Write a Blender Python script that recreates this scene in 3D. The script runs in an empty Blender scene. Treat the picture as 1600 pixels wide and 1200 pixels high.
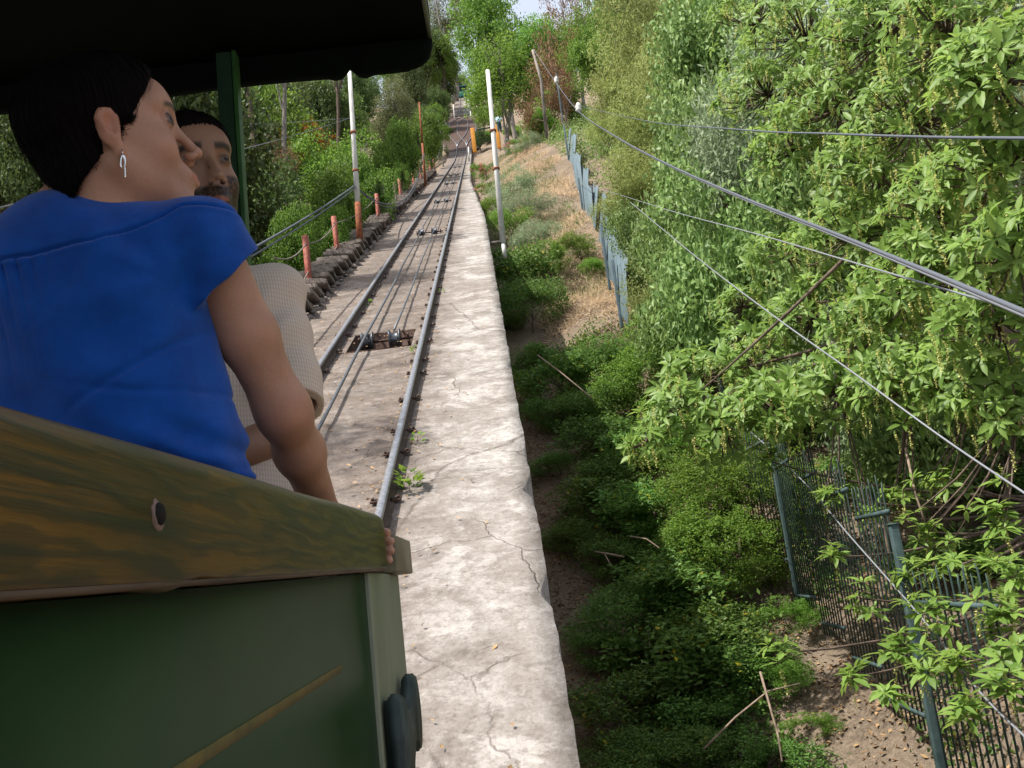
import bpy, bmesh, math, random
import numpy as np
from mathutils import Vector, Matrix, noise as mnoise

S = bpy.context.scene
# ------------------------------------------------------------------ camera
F = 1480.0                      # focal length in pixels of the 1600 px wide photograph
ALPHA = math.radians(27)        # gradient of the line
TANA = math.tan(ALPHA)
def _axes(yaw, pitch, roll):
    cy, sy = math.cos(yaw), math.sin(yaw); cp, sp = math.cos(pitch), math.sin(pitch)
    f = np.array([sy*cp, cy*cp, sp]); r = np.array([cy, -sy, 0.]); u = np.cross(r, f)
    c, s = math.cos(roll), math.sin(roll)
    return r*c-u*s, r*s+u*c, f
CR, CU, CF = _axes(math.radians(.74), math.radians(12.135), math.radians(6.8))
cam = bpy.data.cameras.new('camera'); camo = bpy.data.objects.new('camera', cam)
S.collection.objects.link(camo); S.camera = camo
cam.sensor_width = 36; cam.lens = 36*F/1600; cam.clip_start = .05; cam.clip_end = 3000
camo.matrix_world = Matrix([[CR[0], CU[0], -CF[0], 0], [CR[1], CU[1], -CF[1], 0], [CR[2], CU[2], -CF[2], 0], [0, 0, 0, 1]])
# ------------------------------------------------------------------ light
SUNV = np.array([-.48, -.20, .85]); SUNV /= np.linalg.norm(SUNV)
w = bpy.data.worlds.new('World'); S.world = w; w.use_nodes = True
nt = w.node_tree; nt.nodes.clear()
sky = nt.nodes.new('ShaderNodeTexSky'); sky.sky_type = 'NISHITA'; sky.sun_disc = False
sky.sun_elevation = math.asin(SUNV[2]); sky.sun_rotation = math.atan2(SUNV[0], SUNV[1])
sky.air_density = 1.2; sky.dust_density = 5.0
bg = nt.nodes.new('ShaderNodeBackground'); bg.inputs[1].default_value = .11
out = nt.nodes.new('ShaderNodeOutputWorld')
veil = nt.nodes.new('ShaderNodeMix'); veil.data_type = 'RGBA'; veil.inputs[0].default_value = .38     # thin bright high cloud
veil.inputs[7].default_value = (7.2, 7.5, 7.9, 1)
nt.links.new(sky.outputs[0], veil.inputs[6]); nt.links.new(veil.outputs[2], bg.inputs[0]); nt.links.new(bg.outputs[0], out.inputs[0])
sl = bpy.data.lights.new('sun', 'SUN'); sl.energy = 4.2; sl.angle = math.radians(.55); sl.color = (1, .95, .87)
so = bpy.data.objects.new('sun', sl); S.collection.objects.link(so)
so.rotation_euler = Vector(SUNV).to_track_quat('Z', 'Y').to_euler()
S.view_settings.view_transform = 'Standard'; S.view_settings.look = 'None'
S.view_settings.exposure = .92; S.view_settings.gamma = 1
S.render.engine = 'CYCLES'
c = S.cycles; c.max_bounces = 7; c.diffuse_bounces = 4; c.glossy_bounces = 3; c.transmission_bounces = 5; c.transparent_max_bounces = 6
c.sample_clamp_indirect = 6; c.use_denoising = True

COL = S.collection
rnd = random.Random(7)
NR = np.random.default_rng(11)

def at(px, py, Y):
    d = (px-800)/F*CR - (py-600)/F*CU + CF
    return d*(Y/d[1])
def on(px, py, g=0.):
    "photograph pixel -> point on the plane of the line, g metres above it"
    d = (px-800)/F*CR - (py-600)/F*CU + CF
    n = np.array([0, -math.sin(ALPHA), math.cos(ALPHA)])
    return d*((-2.275+g*math.cos(ALPHA))/(d@n))
XR, XL, XE, XW = -.83, -1.89, .13, -2.75       # right rail, left rail, slab edge right and left
_cy = [-50, 85, 92, 99, 106, 120, 145, 165, 178, 200, 400]; _cz = [0, 0, .5, 2.0, 3.7, 5.6, 8.8, 11, 11.5, 3, -120]
def track_z(y): return TANA*y - 2.275/math.cos(ALPHA) + np.interp(y, _cy, _cz)
def track_dx(y): return np.interp(y, [85, 110, 170], [0, .5, .9])

# ------------------------------------------------------------------ materials
def mat(name, col, rough=.8, metal=0., spec=.3, build=None):
    m = bpy.data.materials.new(name); m.use_nodes = True
    b = m.node_tree.nodes['Principled BSDF']
    b.inputs['Base Color'].default_value = (*col, 1); b.inputs['Roughness'].default_value = rough
    b.inputs['Metallic'].default_value = metal; b.inputs['Specular IOR Level'].default_value = spec
    if build: build(m.node_tree, b)
    return m
def N(nt, typ, **kw):
    n = nt.nodes.new('ShaderNode'+typ)
    for k, v in kw.items():
        if k.startswith('i_'):
            key = k[2:]; n.inputs[int(key) if key.isdigit() else key.replace('_', ' ')].default_value = v
        else: setattr(n, k, v)
    return n
def ramp(nt, src, stops):
    r = nt.nodes.new('ShaderNodeValToRGB'); e = r.color_ramp.elements
    while len(e) < len(stops): e.new(.5)
    for el, (p, col) in zip(e, stops):
        el.position = p; el.color = (*col, 1) if len(col) == 3 else col
    nt.links.new(src, r.inputs[0]); return r.outputs[0]
def tex(nt, kind='Noise', scale=5., detail=5., rough=.6, coord='Object', sc=(1, 1, 1), dist=0.):
    tc = N(nt, 'TexCoord'); mp = N(nt, 'Mapping'); mp.inputs['Scale'].default_value = sc
    nt.links.new(tc.outputs[coord], mp.inputs[0])
    if kind == 'Noise':
        n = N(nt, 'TexNoise'); n.inputs['Scale'].default_value = scale; n.inputs['Detail'].default_value = detail
        n.inputs['Roughness'].default_value = rough; n.inputs['Distortion'].default_value = dist
        nt.links.new(mp.outputs[0], n.inputs['Vector']); return n.outputs['Fac']
    if kind == 'Edge':
        nn = N(nt, 'TexNoise'); nn.inputs['Scale'].default_value = scale*1.7; nn.inputs['Detail'].default_value = 6
        nt.links.new(mp.outputs[0], nn.inputs['Vector'])
        mx = N(nt, 'Mix', data_type='VECTOR'); mx.inputs[0].default_value = dist
        nt.links.new(mp.outputs[0], mx.inputs[4]); nt.links.new(nn.outputs['Color'], mx.inputs[5])
        v = N(nt, 'TexVoronoi', feature='DISTANCE_TO_EDGE'); v.inputs['Scale'].default_value = scale
        nt.links.new(mx.outputs[1], v.inputs['Vector']); return v.outputs['Distance']
    if kind == 'Wave':
        n = N(nt, 'TexWave'); n.bands_direction = 'Z'; n.inputs['Scale'].default_value = scale; n.inputs['Distortion'].default_value = dist
        n.inputs['Detail'].default_value = detail; n.inputs['Detail Scale'].default_value = 1.5
        nt.links.new(mp.outputs[0], n.inputs['Vector']); return n.outputs['Fac']
def mixc(nt, fac, a, b, mode='MIX'):
    m = N(nt, 'Mix', data_type='RGBA', blend_type=mode)
    for k, v in ((0, fac), (6, a), (7, b)):
        if hasattr(v, 'is_output') or isinstance(v, bpy.types.NodeSocket): nt.links.new(v, m.inputs[k])
        elif k == 0: m.inputs[0].default_value = v
        else: m.inputs[k].default_value = (*v, 1)
    return m.outputs[2]
def mth(nt, op, a, b=None):
    m = N(nt, 'Math', operation=op)
    for k, v in ((0, a), (1, b)):
        if v is None: continue
        if isinstance(v, bpy.types.NodeSocket): nt.links.new(v, m.inputs[k])
        else: m.inputs[k].default_value = v
    return m.outputs[0]
def bump(nt, b, h, strength=.4, dist=.02):
    n = N(nt, 'Bump'); n.inputs['Strength'].default_value = strength; n.inputs['Distance'].default_value = dist
    nt.links.new(h, n.inputs['Height']); nt.links.new(n.outputs[0], b.inputs['Normal'])

def m_concrete(nt, b):
    big = tex(nt, scale=.55, detail=8, rough=.7); mid = tex(nt, scale=3.2, detail=9, rough=.72); fine = tex(nt, scale=46, detail=8, rough=.85)
    c1 = ramp(nt, mid, [(.32, (.13, .115, .102)), (.45, (.24, .22, .20)), (.54, (.28, .262, .245)), (.66, (.40, .38, .36))])
    # oily, leaf-stained band between the rails and dusty left strip, tree shade painted in
    tc = N(nt, 'TexCoord'); sp = N(nt, 'SeparateXYZ'); nt.links.new(tc.outputs['Object'], sp.inputs[0])
    wob = mth(nt, 'ADD', sp.outputs[0], mth(nt, 'MULTIPLY', mth(nt, 'SUBTRACT', big, .5), .9))
    band = ramp(nt, mth(nt, 'ADD', mth(nt, 'MULTIPLY', wob, .25), .75), [(.02, (1, 1, 1)), (.55, (1, 1, 1)), (.66, (0, 0, 0)), (1, (0, 0, 0))])
    c2 = mixc(nt, mth(nt, 'MULTIPLY', band, .92), c1, ramp(nt, mid, [(.36, (.05, .038, .031)), (.52, (.125, .098, .083)), (.68, (.235, .20, .175))]))
    st = ramp(nt, big, [(.40, (0, 0, 0)), (.62, (1, 1, 1))])
    c3 = mixc(nt, mth(nt, 'MULTIPLY', st, .55), c2, (.15, .12, .10))
    pale = ramp(nt, tex(nt, scale=1.3, detail=9, rough=.75, dist=.6), [(.50, (0, 0, 0)), (.58, (1, 1, 1))])
    notband = mth(nt, 'SUBTRACT', 1.0, mth(nt, 'MULTIPLY', band, .85))
    c4 = mixc(nt, mth(nt, 'MULTIPLY', mth(nt, 'MULTIPLY', pale, notband), .55), c3, (.46, .44, .42))
    sm = tex(nt, scale=13, detail=8, rough=.8)
    c4 = mixc(nt, mth(nt, 'MULTIPLY', ramp(nt, sm, [(.40, (1, 1, 1)), (.50, (0, 0, 0))]), .55), c4, (.135, .115, .10))
    c4 = mixc(nt, mth(nt, 'MULTIPLY', ramp(nt, sm, [(.56, (0, 0, 0)), (.64, (1, 1, 1))]), .22), c4, (.54, .52, .50))
    sp2 = ramp(nt, fine, [(.34, (.38, .34, .31)), (.46, (.92, .90, .88)), (.54, (1, 1, 1)), (.68, (1.2, 1.18, 1.16))])
    c5 = mixc(nt, .75, c4, mixc(nt, 1., c4, sp2, 'MULTIPLY'))
    e1 = tex(nt, 'Edge', scale=.42, dist=.42, sc=(1.5, 1, 1)); e2 = tex(nt, 'Edge', scale=1.5, dist=.30)
    k1 = ramp(nt, e1, [(.0, (1, 1, 1)), (.008, (0, 0, 0))]); k2 = ramp(nt, e2, [(.0, (1, 1, 1)), (.010, (0, 0, 0))])
    gate = ramp(nt, tex(nt, scale=.9, detail=3), [(.48, (0, 0, 0)), (.56, (1, 1, 1))])
    jy = mth(nt, 'FRACT', mth(nt, 'ADD', mth(nt, 'DIVIDE', sp.outputs[1], .82), mth(nt, 'MULTIPLY', tex(nt, scale=2.2, detail=6), .10)))
    jl = ramp(nt, jy, [(.0, (1, 1, 1)), (.022, (.4, .4, .4)), (.04, (0, 0, 0))]); jn = ramp(nt, tex(nt, scale=2.6, detail=4), [(.42, (0, 0, 0)), (.55, (1, 1, 1))])
    jl = mth(nt, 'MULTIPLY', mth(nt, 'MULTIPLY', jl, jn), mth(nt, 'ADD', mth(nt, 'MULTIPLY', band, .75), .12))
    k1 = mth(nt, 'MULTIPLY', k1, ramp(nt, tex(nt, scale=6, detail=6, rough=.8), [(.42, (.15, .15, .15)), (.55, (1, 1, 1))]))
    k1 = mth(nt, 'MAXIMUM', k1, jl)
    k = mth(nt, 'MAXIMUM', k1, mth(nt, 'MULTIPLY', mth(nt, 'MULTIPLY', k2, gate), .8))
    c6 = mixc(nt, mth(nt, 'MULTIPLY', k, .68), c5, (.07, .05, .035))
    nt.links.new(c6, b.inputs['Base Color'])
    h = mth(nt, 'SUBTRACT', mth(nt, 'ADD', mth(nt, 'MULTIPLY', mid, .8), mth(nt, 'ADD', mth(nt, 'MULTIPLY', fine, .35), mth(nt, 'MULTIPLY', sm, .5))), mth(nt, 'MULTIPLY', k, .8))
    bump(nt, b, h, .75, .016)
def m_ground(nt, b):
    a = tex(nt, scale=.8, detail=8, rough=.7); f = tex(nt, scale=22, detail=6, rough=.75)
    c = mixc(nt, ramp(nt, a, [(.4, (0, 0, 0)), (.62, (1, 1, 1))]), (.105, .078, .058), (.21, .165, .125))
    c = mixc(nt, ramp(nt, f, [(.42, (0, 0, 0)), (.7, (1, 1, 1))]), c, (.30, .24, .175))
    nt.links.new(c, b.inputs['Base Color']); bump(nt, b, f, .9, .06)
def m_wood_rail(nt, b):
    wv = tex(nt, 'Wave', scale=5.0, detail=4, dist=14., sc=(1., .55, 3.2)); gr = tex(nt, scale=9, detail=8, rough=.7, sc=(3, .35, 14))
    bl = tex(nt, scale=2.6, detail=4, sc=(1, 1, 1.6))
    c = mixc(nt, ramp(nt, bl, [(.36, (0, 0, 0)), (.60, (1, 1, 1))]), (.034, .026, .006), (.120, .060, .009))
    # green stain growing towards the far end
    tc = N(nt, 'TexCoord'); sp = N(nt, 'SeparateXYZ'); nt.links.new(tc.outputs['Object'], sp.inputs[0])
    yy = ramp(nt, mth(nt, 'ADD', mth(nt, 'MULTIPLY', sp.outputs[1], .62), mth(nt, 'MULTIPLY', bl, .25)), [(.38, (0, 0, 0)), (.85, (1, 1, 1))])
    c = mixc(nt, mth(nt, 'MULTIPLY', yy, .8), c, (.062, .072, .012))
    c = mixc(nt, mth(nt, 'MULTIPLY', ramp(nt, wv, [(.50, (0, 0, 0)), (.85, (1, 1, 1))]), .55), c, (.012, .016, .009))
    c = mixc(nt, mth(nt, 'MULTIPLY', ramp(nt, gr, [(.47, (0, 0, 0)), (.62, (1, 1, 1))]), .75), c, (.012, .020, .012))
    # worn, bare underside edge
    nt.links.new(c, b.inputs['Base Color']); bump(nt, b, mth(nt, 'ADD', gr, mth(nt, 'MULTIPLY', wv, .3)), .35, .003)
def m_green_panel(nt, b):
    a = tex(nt, scale=3, detail=6, rough=.65); f = tex(nt, scale=60, detail=4, sc=(1, .12, 1))
    sc_ = ramp(nt, tex(nt, scale=14, detail=8, rough=.8, sc=(1, .5, 1.6)), [(.61, (0, 0, 0)), (.68, (1, 1, 1))])
    c = mixc(nt, ramp(nt, a, [(.35, (0, 0, 0)), (.7, (1, 1, 1))]), (.006, .027, .009), (.011, .045, .013))
    c = mixc(nt, mth(nt, 'MULTIPLY', sc_, .5), c, (.030, .055, .032))
    nt.links.new(c, b.inputs['Base Color']); bump(nt, b, mth(nt, 'ADD', f, a), .12, .002)
def m_noise(c1, c2, scale=8, b_=.3, d=.01, c3=None, sc=(1, 1, 1)):
    def f(nt, b):
        n = tex(nt, scale=scale, detail=7, rough=.7, sc=sc)
        st = [(.35, c1), (.62, c2)] + ([(.78, c3)] if c3 else [])
        nt.links.new(ramp(nt, n, st), b.inputs['Base Color']); bump(nt, b, n, b_, d)
    return f
def leaf_mat(name, c_dark, c_light, trans=.35, rough=.45, extra=None, spec=.35):
    "leaf: colour varies leaf by leaf through the mesh attribute 'tint'"
    m = bpy.data.materials.new(name); m.use_nodes = True; nt = m.node_tree
    b = nt.nodes['Principled BSDF']; o = nt.nodes['Material Output']
    a = N(nt, 'Attribute', attribute_name='tint')
    st = [(0., c_dark), (.8, c_light)]
    if extra: st = [(0., c_dark), (.80, c_light), (.93, c_light), (.97, extra)]
    oi = N(nt, 'ObjectInfo')
    c = ramp(nt, a.outputs['Fac'], st)
    hs = N(nt, 'HueSaturation'); nt.links.new(c, hs.inputs['Color'])
    nt.links.new(mth(nt, 'ADD', mth(nt, 'MULTIPLY', oi.outputs['Random'], .028), .486), hs.inputs['Hue'])
    nt.links.new(mth(nt, 'ADD', mth(nt, 'MULTIPLY', oi.outputs['Random'], .5), .75), hs.inputs['Value'])
    nt.links.new(hs.outputs[0], b.inputs['Base Color'])
    b.inputs['Roughness'].default_value = rough; b.inputs['Specular IOR Level'].default_value = spec
    t = N(nt, 'BsdfTranslucent'); hs2 = N(nt, 'HueSaturation'); hs2.inputs['Value'].default_value = 1.5; hs2.inputs['Hue'].default_value = .485
    nt.links.new(hs.outputs[0], hs2.inputs['Color']); nt.links.new(hs2.outputs[0], t.inputs[0])
    mx = N(nt, 'MixShader'); mx.inputs[0].default_value = trans
    nt.links.new(b.outputs[0], mx.inputs[1]); nt.links.new(t.outputs[0], mx.inputs[2]); nt.links.new(mx.outputs[0], o.inputs[0])
    return m
M = {}
M['concrete'] = mat('concrete', (.4, .37, .35), .9, build=m_concrete)
M['ground'] = mat('ground', (.15, .1, .07), 1, spec=.1, build=m_ground)
M['stone'] = mat('stone', (.2, .17, .15), .95, build=m_noise((.10, .085, .075), (.25, .215, .19), 6, .8, .04, (.36, .33, .3)))
M['stair'] = mat('stair_stone', (.2, .17, .15), .95, build=m_noise((.10, .085, .075), (.24, .20, .175), 7, .8, .04, (.42, .39, .35)))
M['rail'] = mat('rail_steel', (.26, .27, .29), .42, .8, build=m_noise((.20, .20, .21), (.36, .37, .40), 30, .1, .001))
M['rail_side'] = mat('rail_rust', (.06, .045, .04), .8, .2, build=m_noise((.035, .026, .022), (.10, .07, .055), 30, .4, .002))
M['clip'] = mat('clip_iron', (.05, .035, .03), .75, .3, build=m_noise((.02, .015, .013), (.10, .055, .04), 50, .5, .002))
M['bolt'] = mat('bolt_steel', (.32, .30, .28), .5, .7)
M['cable'] = mat('cable_steel', (.10, .11, .125), .5, .6, build=m_noise((.05, .055, .06), (.16, .17, .19), 60, .4, .002))
M['pulley'] = mat('pulley_steel', (.07, .075, .085), .38, .7, build=m_noise((.03, .03, .034), (.12, .13, .15), 20, .2, .001))
M['wire'] = mat('overhead_wire', (.19, .20, .22), .6, .2)
M['wire_dark'] = mat('overhead_cable', (.085, .095, .115), .65, .1)
M['rope'] = mat('old_rope', (.16, .14, .12), .95, build=m_noise((.07, .06, .05), (.24, .21, .18), 30, .5, .01))
M['white_pole'] = mat('white_pole_paint', (.62, .62, .60), .5, build=m_noise((.40, .38, .35), (.66, .66, .64), 5, .2, .003, sc=(1, 1, .4)))
M['rust'] = mat('rusty_iron', (.2, .07, .035), .85, .1, build=m_noise((.11, .035, .018), (.30, .10, .045), 12, .4, .004))
M['red_post'] = mat('red_post_paint', (.3, .08, .06), .75, build=m_noise((.15, .06, .045), (.42, .12, .085), 9, .4, .004, (.34, .22, .19)))
M['grey_post'] = mat('grey_post', (.25, .2, .18), .85, build=m_noise((.14, .10, .085), (.28, .21, .185), 9, .4, .004))
M['orange'] = mat('orange_paint', (.62, .27, .035), .6, build=m_noise((.5, .2, .025), (.66, .30, .04), 7, .2, .003))
M['dark_green'] = mat('dark_green_paint', (.015, .035, .025), .7, spec=.1, build=m_noise((.010, .026, .016), (.02, .05, .028), 4, .2, .003))
M['roof'] = mat('roof_paint', (.003, .005, .004), .9, spec=.04, build=m_noise((.0022, .004, .003), (.004, .007, .005), 3, .2, .003))
M['post_green'] = mat('post_green_paint', (.02, .08, .02), .55, build=m_noise((.02, .065, .02), (.035, .12, .03), 6, .2, .003))
M['wood_rail'] = mat('varnished_wood', (.2, .1, .03), .40, spec=.30, build=m_wood_rail)
M['bare_wood'] = mat('bare_worn_wood', (.3, .2, .13), .8, build=m_noise((.035, .024, .014), (.11, .075, .05), 12, .3, .003, sc=(1, .2, 1)))
M['panel'] = mat('green_panel', (.02, .08, .025), .38, spec=.12, build=m_green_panel)
M['panel_pale'] = mat('pale_green_board', (.10, .13, .08), .5, spec=.45, build=m_noise((.10, .125, .075), (.18, .20, .14), 4, .2, .002, sc=(1, 1, .25)))  # paler green than the side panel
M['khaki'] = mat('khaki_board', (.17, .15, .10), .7, build=m_noise((.12, .11, .07), (.23, .21, .15), 6, .2, .002))
M['stripe'] = mat('yellow_lining_paint', (.14, .09, .02), .5, build=m_noise((.06, .055, .015), (.15, .10, .02), 18, .2, .002))
M['latch'] = mat('latch_iron', (.05, .07, .07), .65, .1, .15, build=m_noise((.022, .030, .028), (.05, .065, .06), 16, .3, .002))
M['fence'] = mat('teal_fence_paint', (.04, .08, .08), .6, spec=.15, build=m_noise((.030, .052, .052), (.065, .10, .10), 6, .3, .004))
M['fence_dark'] = mat('fence_bar_paint', (.02, .045, .04), .6, build=m_noise((.015, .03, .026), (.04, .07, .062), 12, .3, .002))
M['board'] = mat('blue_grey_sheet', (.09, .14, .17), .6, build=m_noise((.055, .085, .10), (.11, .155, .18), 5, .3, .006, sc=(1, 1, .3)))
M['bark'] = mat('bark', (.1, .075, .055), .95, build=m_noise((.045, .032, .025), (.15, .11, .085), 9, .9, .03, sc=(1, 1, .3)))
M['bark_grey'] = mat('grey_bark', (.2, .18, .16), .95, build=m_noise((.10, .085, .07), (.30, .27, .24), 7, .7, .02, sc=(1, 1, .3)))
M['twig'] = mat('dry_twig', (.16, .12, .09), .9, build=m_noise((.10, .07, .05), (.26, .20, .15), 14, .5, .004))
M['teal'] = mat('teal_car_paint', (.01, .12, .12), .45)
M['glass'] = mat('dark_window', (.02, .025, .03), .1, spec=.6)

# leaves
L = {}
L['dark'] = leaf_mat('leaf_dark_evergreen', (.026, .048, .012), (.095, .145, .040), .30, .55, spec=.2)
L['grey'] = leaf_mat('leaf_grey_olive', (.055, .070, .025), (.165, .185, .075), .3, .6, spec=.2)
L['bright'] = leaf_mat('leaf_fresh_green', (.050, .115, .016), (.160, .29, .045), .42, .5, spec=.22)
L['yellow'] = leaf_mat('leaf_yellow_green', (.14, .19, .05), (.34, .42, .14), .42, .6, spec=.2)
L['gloss'] = leaf_mat('leaf_glossy_green', (.058, .115, .028), (.20, .29, .090), .36, .48, spec=.28)
L['brown'] = leaf_mat('leaf_dead_brown', (.10, .055, .032), (.24, .14, .085), .25, .8, spec=.1)
L['broad'] = leaf_mat('leaf_broad_green', (.080, .165, .028), (.23, .37, .080), .42, .46, spec=.28)
L['catkin'] = leaf_mat('catkin_pale_green', (.36, .40, .11), (.58, .58, .22), .3, .7, spec=.15)
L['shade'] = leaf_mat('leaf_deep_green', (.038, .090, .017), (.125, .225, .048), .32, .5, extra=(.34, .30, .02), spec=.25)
L['orange'] = leaf_mat('leaf_turning_orange', (.28, .13, .02), (.50, .28, .04), .35, .6, spec=.2)
L['silver'] = leaf_mat('leaf_silver_green', (.10, .15, .075), (.26, .33, .19), .3, .5)
L['straw'] = leaf_mat('dry_straw', (.40, .315, .20), (.70, .58, .39), .3, .8, spec=.1)
L['litter'] = leaf_mat('fallen_leaf', (.10, .06, .03), (.40, .27, .14), .1, .8, spec=.15)
L['pink'] = leaf_mat('pink_petal', (.50, .05, .10), (.75, .20, .26), .3, .6, spec=.2)
L['grass'] = leaf_mat('green_blade', (.05, .10, .02), (.14, .22, .05), .35, .5)

# ------------------------------------------------------------------ object helpers
def mesh_np(name, V, faces, smooth=False, tint=None, col=None):
    "V (n,3); faces: (m,3)/(m,4) array or list of such arrays"
    if isinstance(faces, np.ndarray): faces = [faces]
    faces = [np.asarray(f, dtype=np.int32) for f in faces if len(f)]
    me = bpy.data.meshes.new(name); V = np.asarray(V, dtype=np.float32)
    me.vertices.add(len(V)); me.vertices.foreach_set('co', V.ravel())
    idx = np.concatenate([f.ravel() for f in faces]); tot = np.concatenate([np.full(len(f), f.shape[1], np.int32) for f in faces])
    st = np.concatenate([[0], np.cumsum(tot)[:-1]]).astype(np.int32)
    me.loops.add(len(idx)); me.loops.foreach_set('vertex_index', idx)
    me.polygons.add(len(tot)); me.polygons.foreach_set('loop_start', st); me.polygons.foreach_set('loop_total', tot)
    if smooth: me.polygons.foreach_set('use_smooth', np.ones(len(tot), bool))
    me.update(calc_edges=True)
    if tint is not None:
        a = me.attributes.new('tint', 'FLOAT', 'POINT'); a.data.foreach_set('value', np.asarray(tint, np.float32))
    if col is not None:
        a = me.attributes.new('skin', 'FLOAT_COLOR', 'POINT')
        c4 = np.ones((len(V), 4), np.float32); c4[:, :3] = col; a.data.foreach_set('color', c4.ravel())
    return me
def link(name, me, m=None, parent=None, loc=None):
    if m is not None and not me.materials:
        for k in (m if isinstance(m, (list, tuple)) else [m]): me.materials.append(k)
    o = bpy.data.objects.new(name, me); COL.objects.link(o)
    if loc is not None: o.location = loc
    if parent is not None: o.parent = parent
    return o
def thing(name, label, cat, group=None, loc=(0, 0, 0), rz=0.):
    o = bpy.data.objects.new(name, None); COL.objects.link(o); o.location = loc; o.rotation_euler = (0, 0, rz); o.empty_display_size = .1
    return tag(o, label, cat, group)
def tag(o, label=None, cat=None, group=None, kind=None):
    if label: o['label'] = label
    if cat: o['category'] = cat
    if group: o['group'] = group
    if kind: o['kind'] = kind
    return o
def copy_thing(o, loc, rz=0., scale=None, label=None, parent=None):
    c = o.copy(); COL.objects.link(c); c.location = loc; c.rotation_euler = (o.rotation_euler[0], o.rotation_euler[1], rz)
    if scale is not None: c.scale = scale if hasattr(scale, '__len__') else (scale,)*3
    if label: c['label'] = label
    for ch in o.children:
        d = ch.copy(); COL.objects.link(d); d.parent = c
        for g in ch.children:
            e = g.copy(); COL.objects.link(e); e.parent = d
    return c

class MB:
    "collects boxes, tubes and prisms into one mesh"
    def __init__(s): s.V = []; s.Fq = []; s.Ft = []; s.n = 0
    def add(s, V, Q=None, T=None):
        V = np.asarray(V, float)
        if Q is not None and len(Q): s.Fq.append(np.asarray(Q)+s.n)
        if T is not None and len(T): s.Ft.append(np.asarray(T)+s.n)
        s.V.append(V); s.n += len(V); return s
    def box(s, c, size, ax=None, bev=0.):
        hx, hy, hz = [k/2 for k in size]; ax = np.eye(3) if ax is None else np.asarray(ax)
        if bev <= 0:
            v = np.array([[x, y, z] for x in (-hx, hx) for y in (-hy, hy) for z in (-hz, hz)])
            q = [[0, 1, 3, 2], [4, 6, 7, 5], [0, 4, 5, 1], [2, 3, 7, 6], [0, 2, 6, 4], [1, 5, 7, 3]]
            return s.add(v@ax+np.asarray(c), q)
        bm = bmesh.new(); bmesh.ops.create_cube(bm, size=1)
        for vv in bm.verts: vv.co = Vector((vv.co.x*size[0], vv.co.y*size[1], vv.co.z*size[2]))
        bmesh.ops.bevel(bm, geom=bm.edges[:], offset=bev, segments=2, affect='EDGES', profile=.6)
        return s.bm(bm, ax, c)
    def bm(s, bm, ax=None, c=(0, 0, 0)):
        ax = np.eye(3) if ax is None else np.asarray(ax)
        bm.verts.ensure_lookup_table(); bm.verts.index_update()
        v = np.array([vv.co[:] for vv in bm.verts]); bmesh.ops.triangulate(bm, faces=[f for f in bm.faces if len(f.verts) > 4])
        Q = [[k.index for k in f.verts] for f in bm.faces if len(f.verts) == 4]; T = [[k.index for k in f.verts] for f in bm.faces if len(f.verts) == 3]
        bm.free(); return s.add(v@ax+np.asarray(c), Q, T)
    def tube(s, pts, r, seg=8, cap=True):
        pts = [np.asarray(p, float) for p in pts]; n = len(pts); r = r if hasattr(r, '__len__') else [r]*n
        V = []; up = None
        for i, p in enumerate(pts):
            t = pts[min(i+1, n-1)]-pts[max(i-1, 0)]; t = t/(np.linalg.norm(t)+1e-12)
            if up is None: up = np.array([0, 0, 1.]) if abs(t[2]) < .9 else np.array([1., 0, 0])
            a = np.cross(t, up); a /= np.linalg.norm(a)+1e-12; bb = np.cross(a, t); up = bb
            for k in range(seg):
                th = 2*math.pi*k/seg; V.append(p+r[i]*(math.cos(th)*a+math.sin(th)*bb))
        Q = [[i*seg+k, i*seg+(k+1) % seg, (i+1)*seg+(k+1) % seg, (i+1)*seg+k] for i in range(n-1) for k in range(seg)]
        T = []
        if cap:
            V += [pts[0], pts[-1]]; a0 = n*seg
            T = [[a0, (k+1) % seg, k] for k in range(seg)] + [[a0+1, (n-1)*seg+k, (n-1)*seg+(k+1) % seg] for k in range(seg)]
        return s.add(V, Q, T)
    def lathe(s, prof, c, axis, seg=24):
        "prof [(r, h)] revolved about axis through c"
        axis = np.asarray(axis, float); axis /= np.linalg.norm(axis)
        u = np.cross(axis, [0, 0, 1.]) if abs(axis[2]) < .9 else np.cross(axis, [1., 0, 0]); u /= np.linalg.norm(u); v = np.cross(axis, u)
        V = [np.asarray(c)+axis*h+r*(math.cos(2*math.pi*k/seg)*u+math.sin(2*math.pi*k/seg)*v) for r, h in prof for k in range(seg)]
        n = len(prof); Q = [[i*seg+k, i*seg+(k+1) % seg, (i+1)*seg+(k+1) % seg, (i+1)*seg+k] for i in range(n-1) for k in range(seg)]
        return s.add(V, Q)
    def sweep(s, sec, pts, xs=None, cap=True):
        "section [(u, v)] (u along world X, v up) swept along points"
        V = []; n = len(pts); k = len(sec)
        for i, p in enumerate(pts):
            t = np.asarray(pts[min(i+1, n-1)])-np.asarray(pts[max(i-1, 0)]); t = t/np.linalg.norm(t)
            ax = np.array([t[1], -t[0], 0]); ax /= np.linalg.norm(ax); up = np.cross(ax, t)
            for (a, b) in sec: V.append(np.asarray(p)+a*ax+b*up)
        Q = [[i*k+j, i*k+(j+1) % k, (i+1)*k+(j+1) % k, (i+1)*k+j] for i in range(n-1) for j in range(k)]
        T = []
        if cap: T = [[0, j+1, j] for j in range(1, k-1)]+[[(n-1)*k, (n-1)*k+j, (n-1)*k+j+1] for j in range(1, k-1)]
        return s.add(V, Q, T)
    def mesh(s, name, smooth=False):
        V = np.concatenate(s.V); fs = []
        if s.Fq: fs.append(np.concatenate(s.Fq))
        if s.Ft: fs.append(np.concatenate(s.Ft))
        return mesh_np(name, V, fs, smooth)
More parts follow.
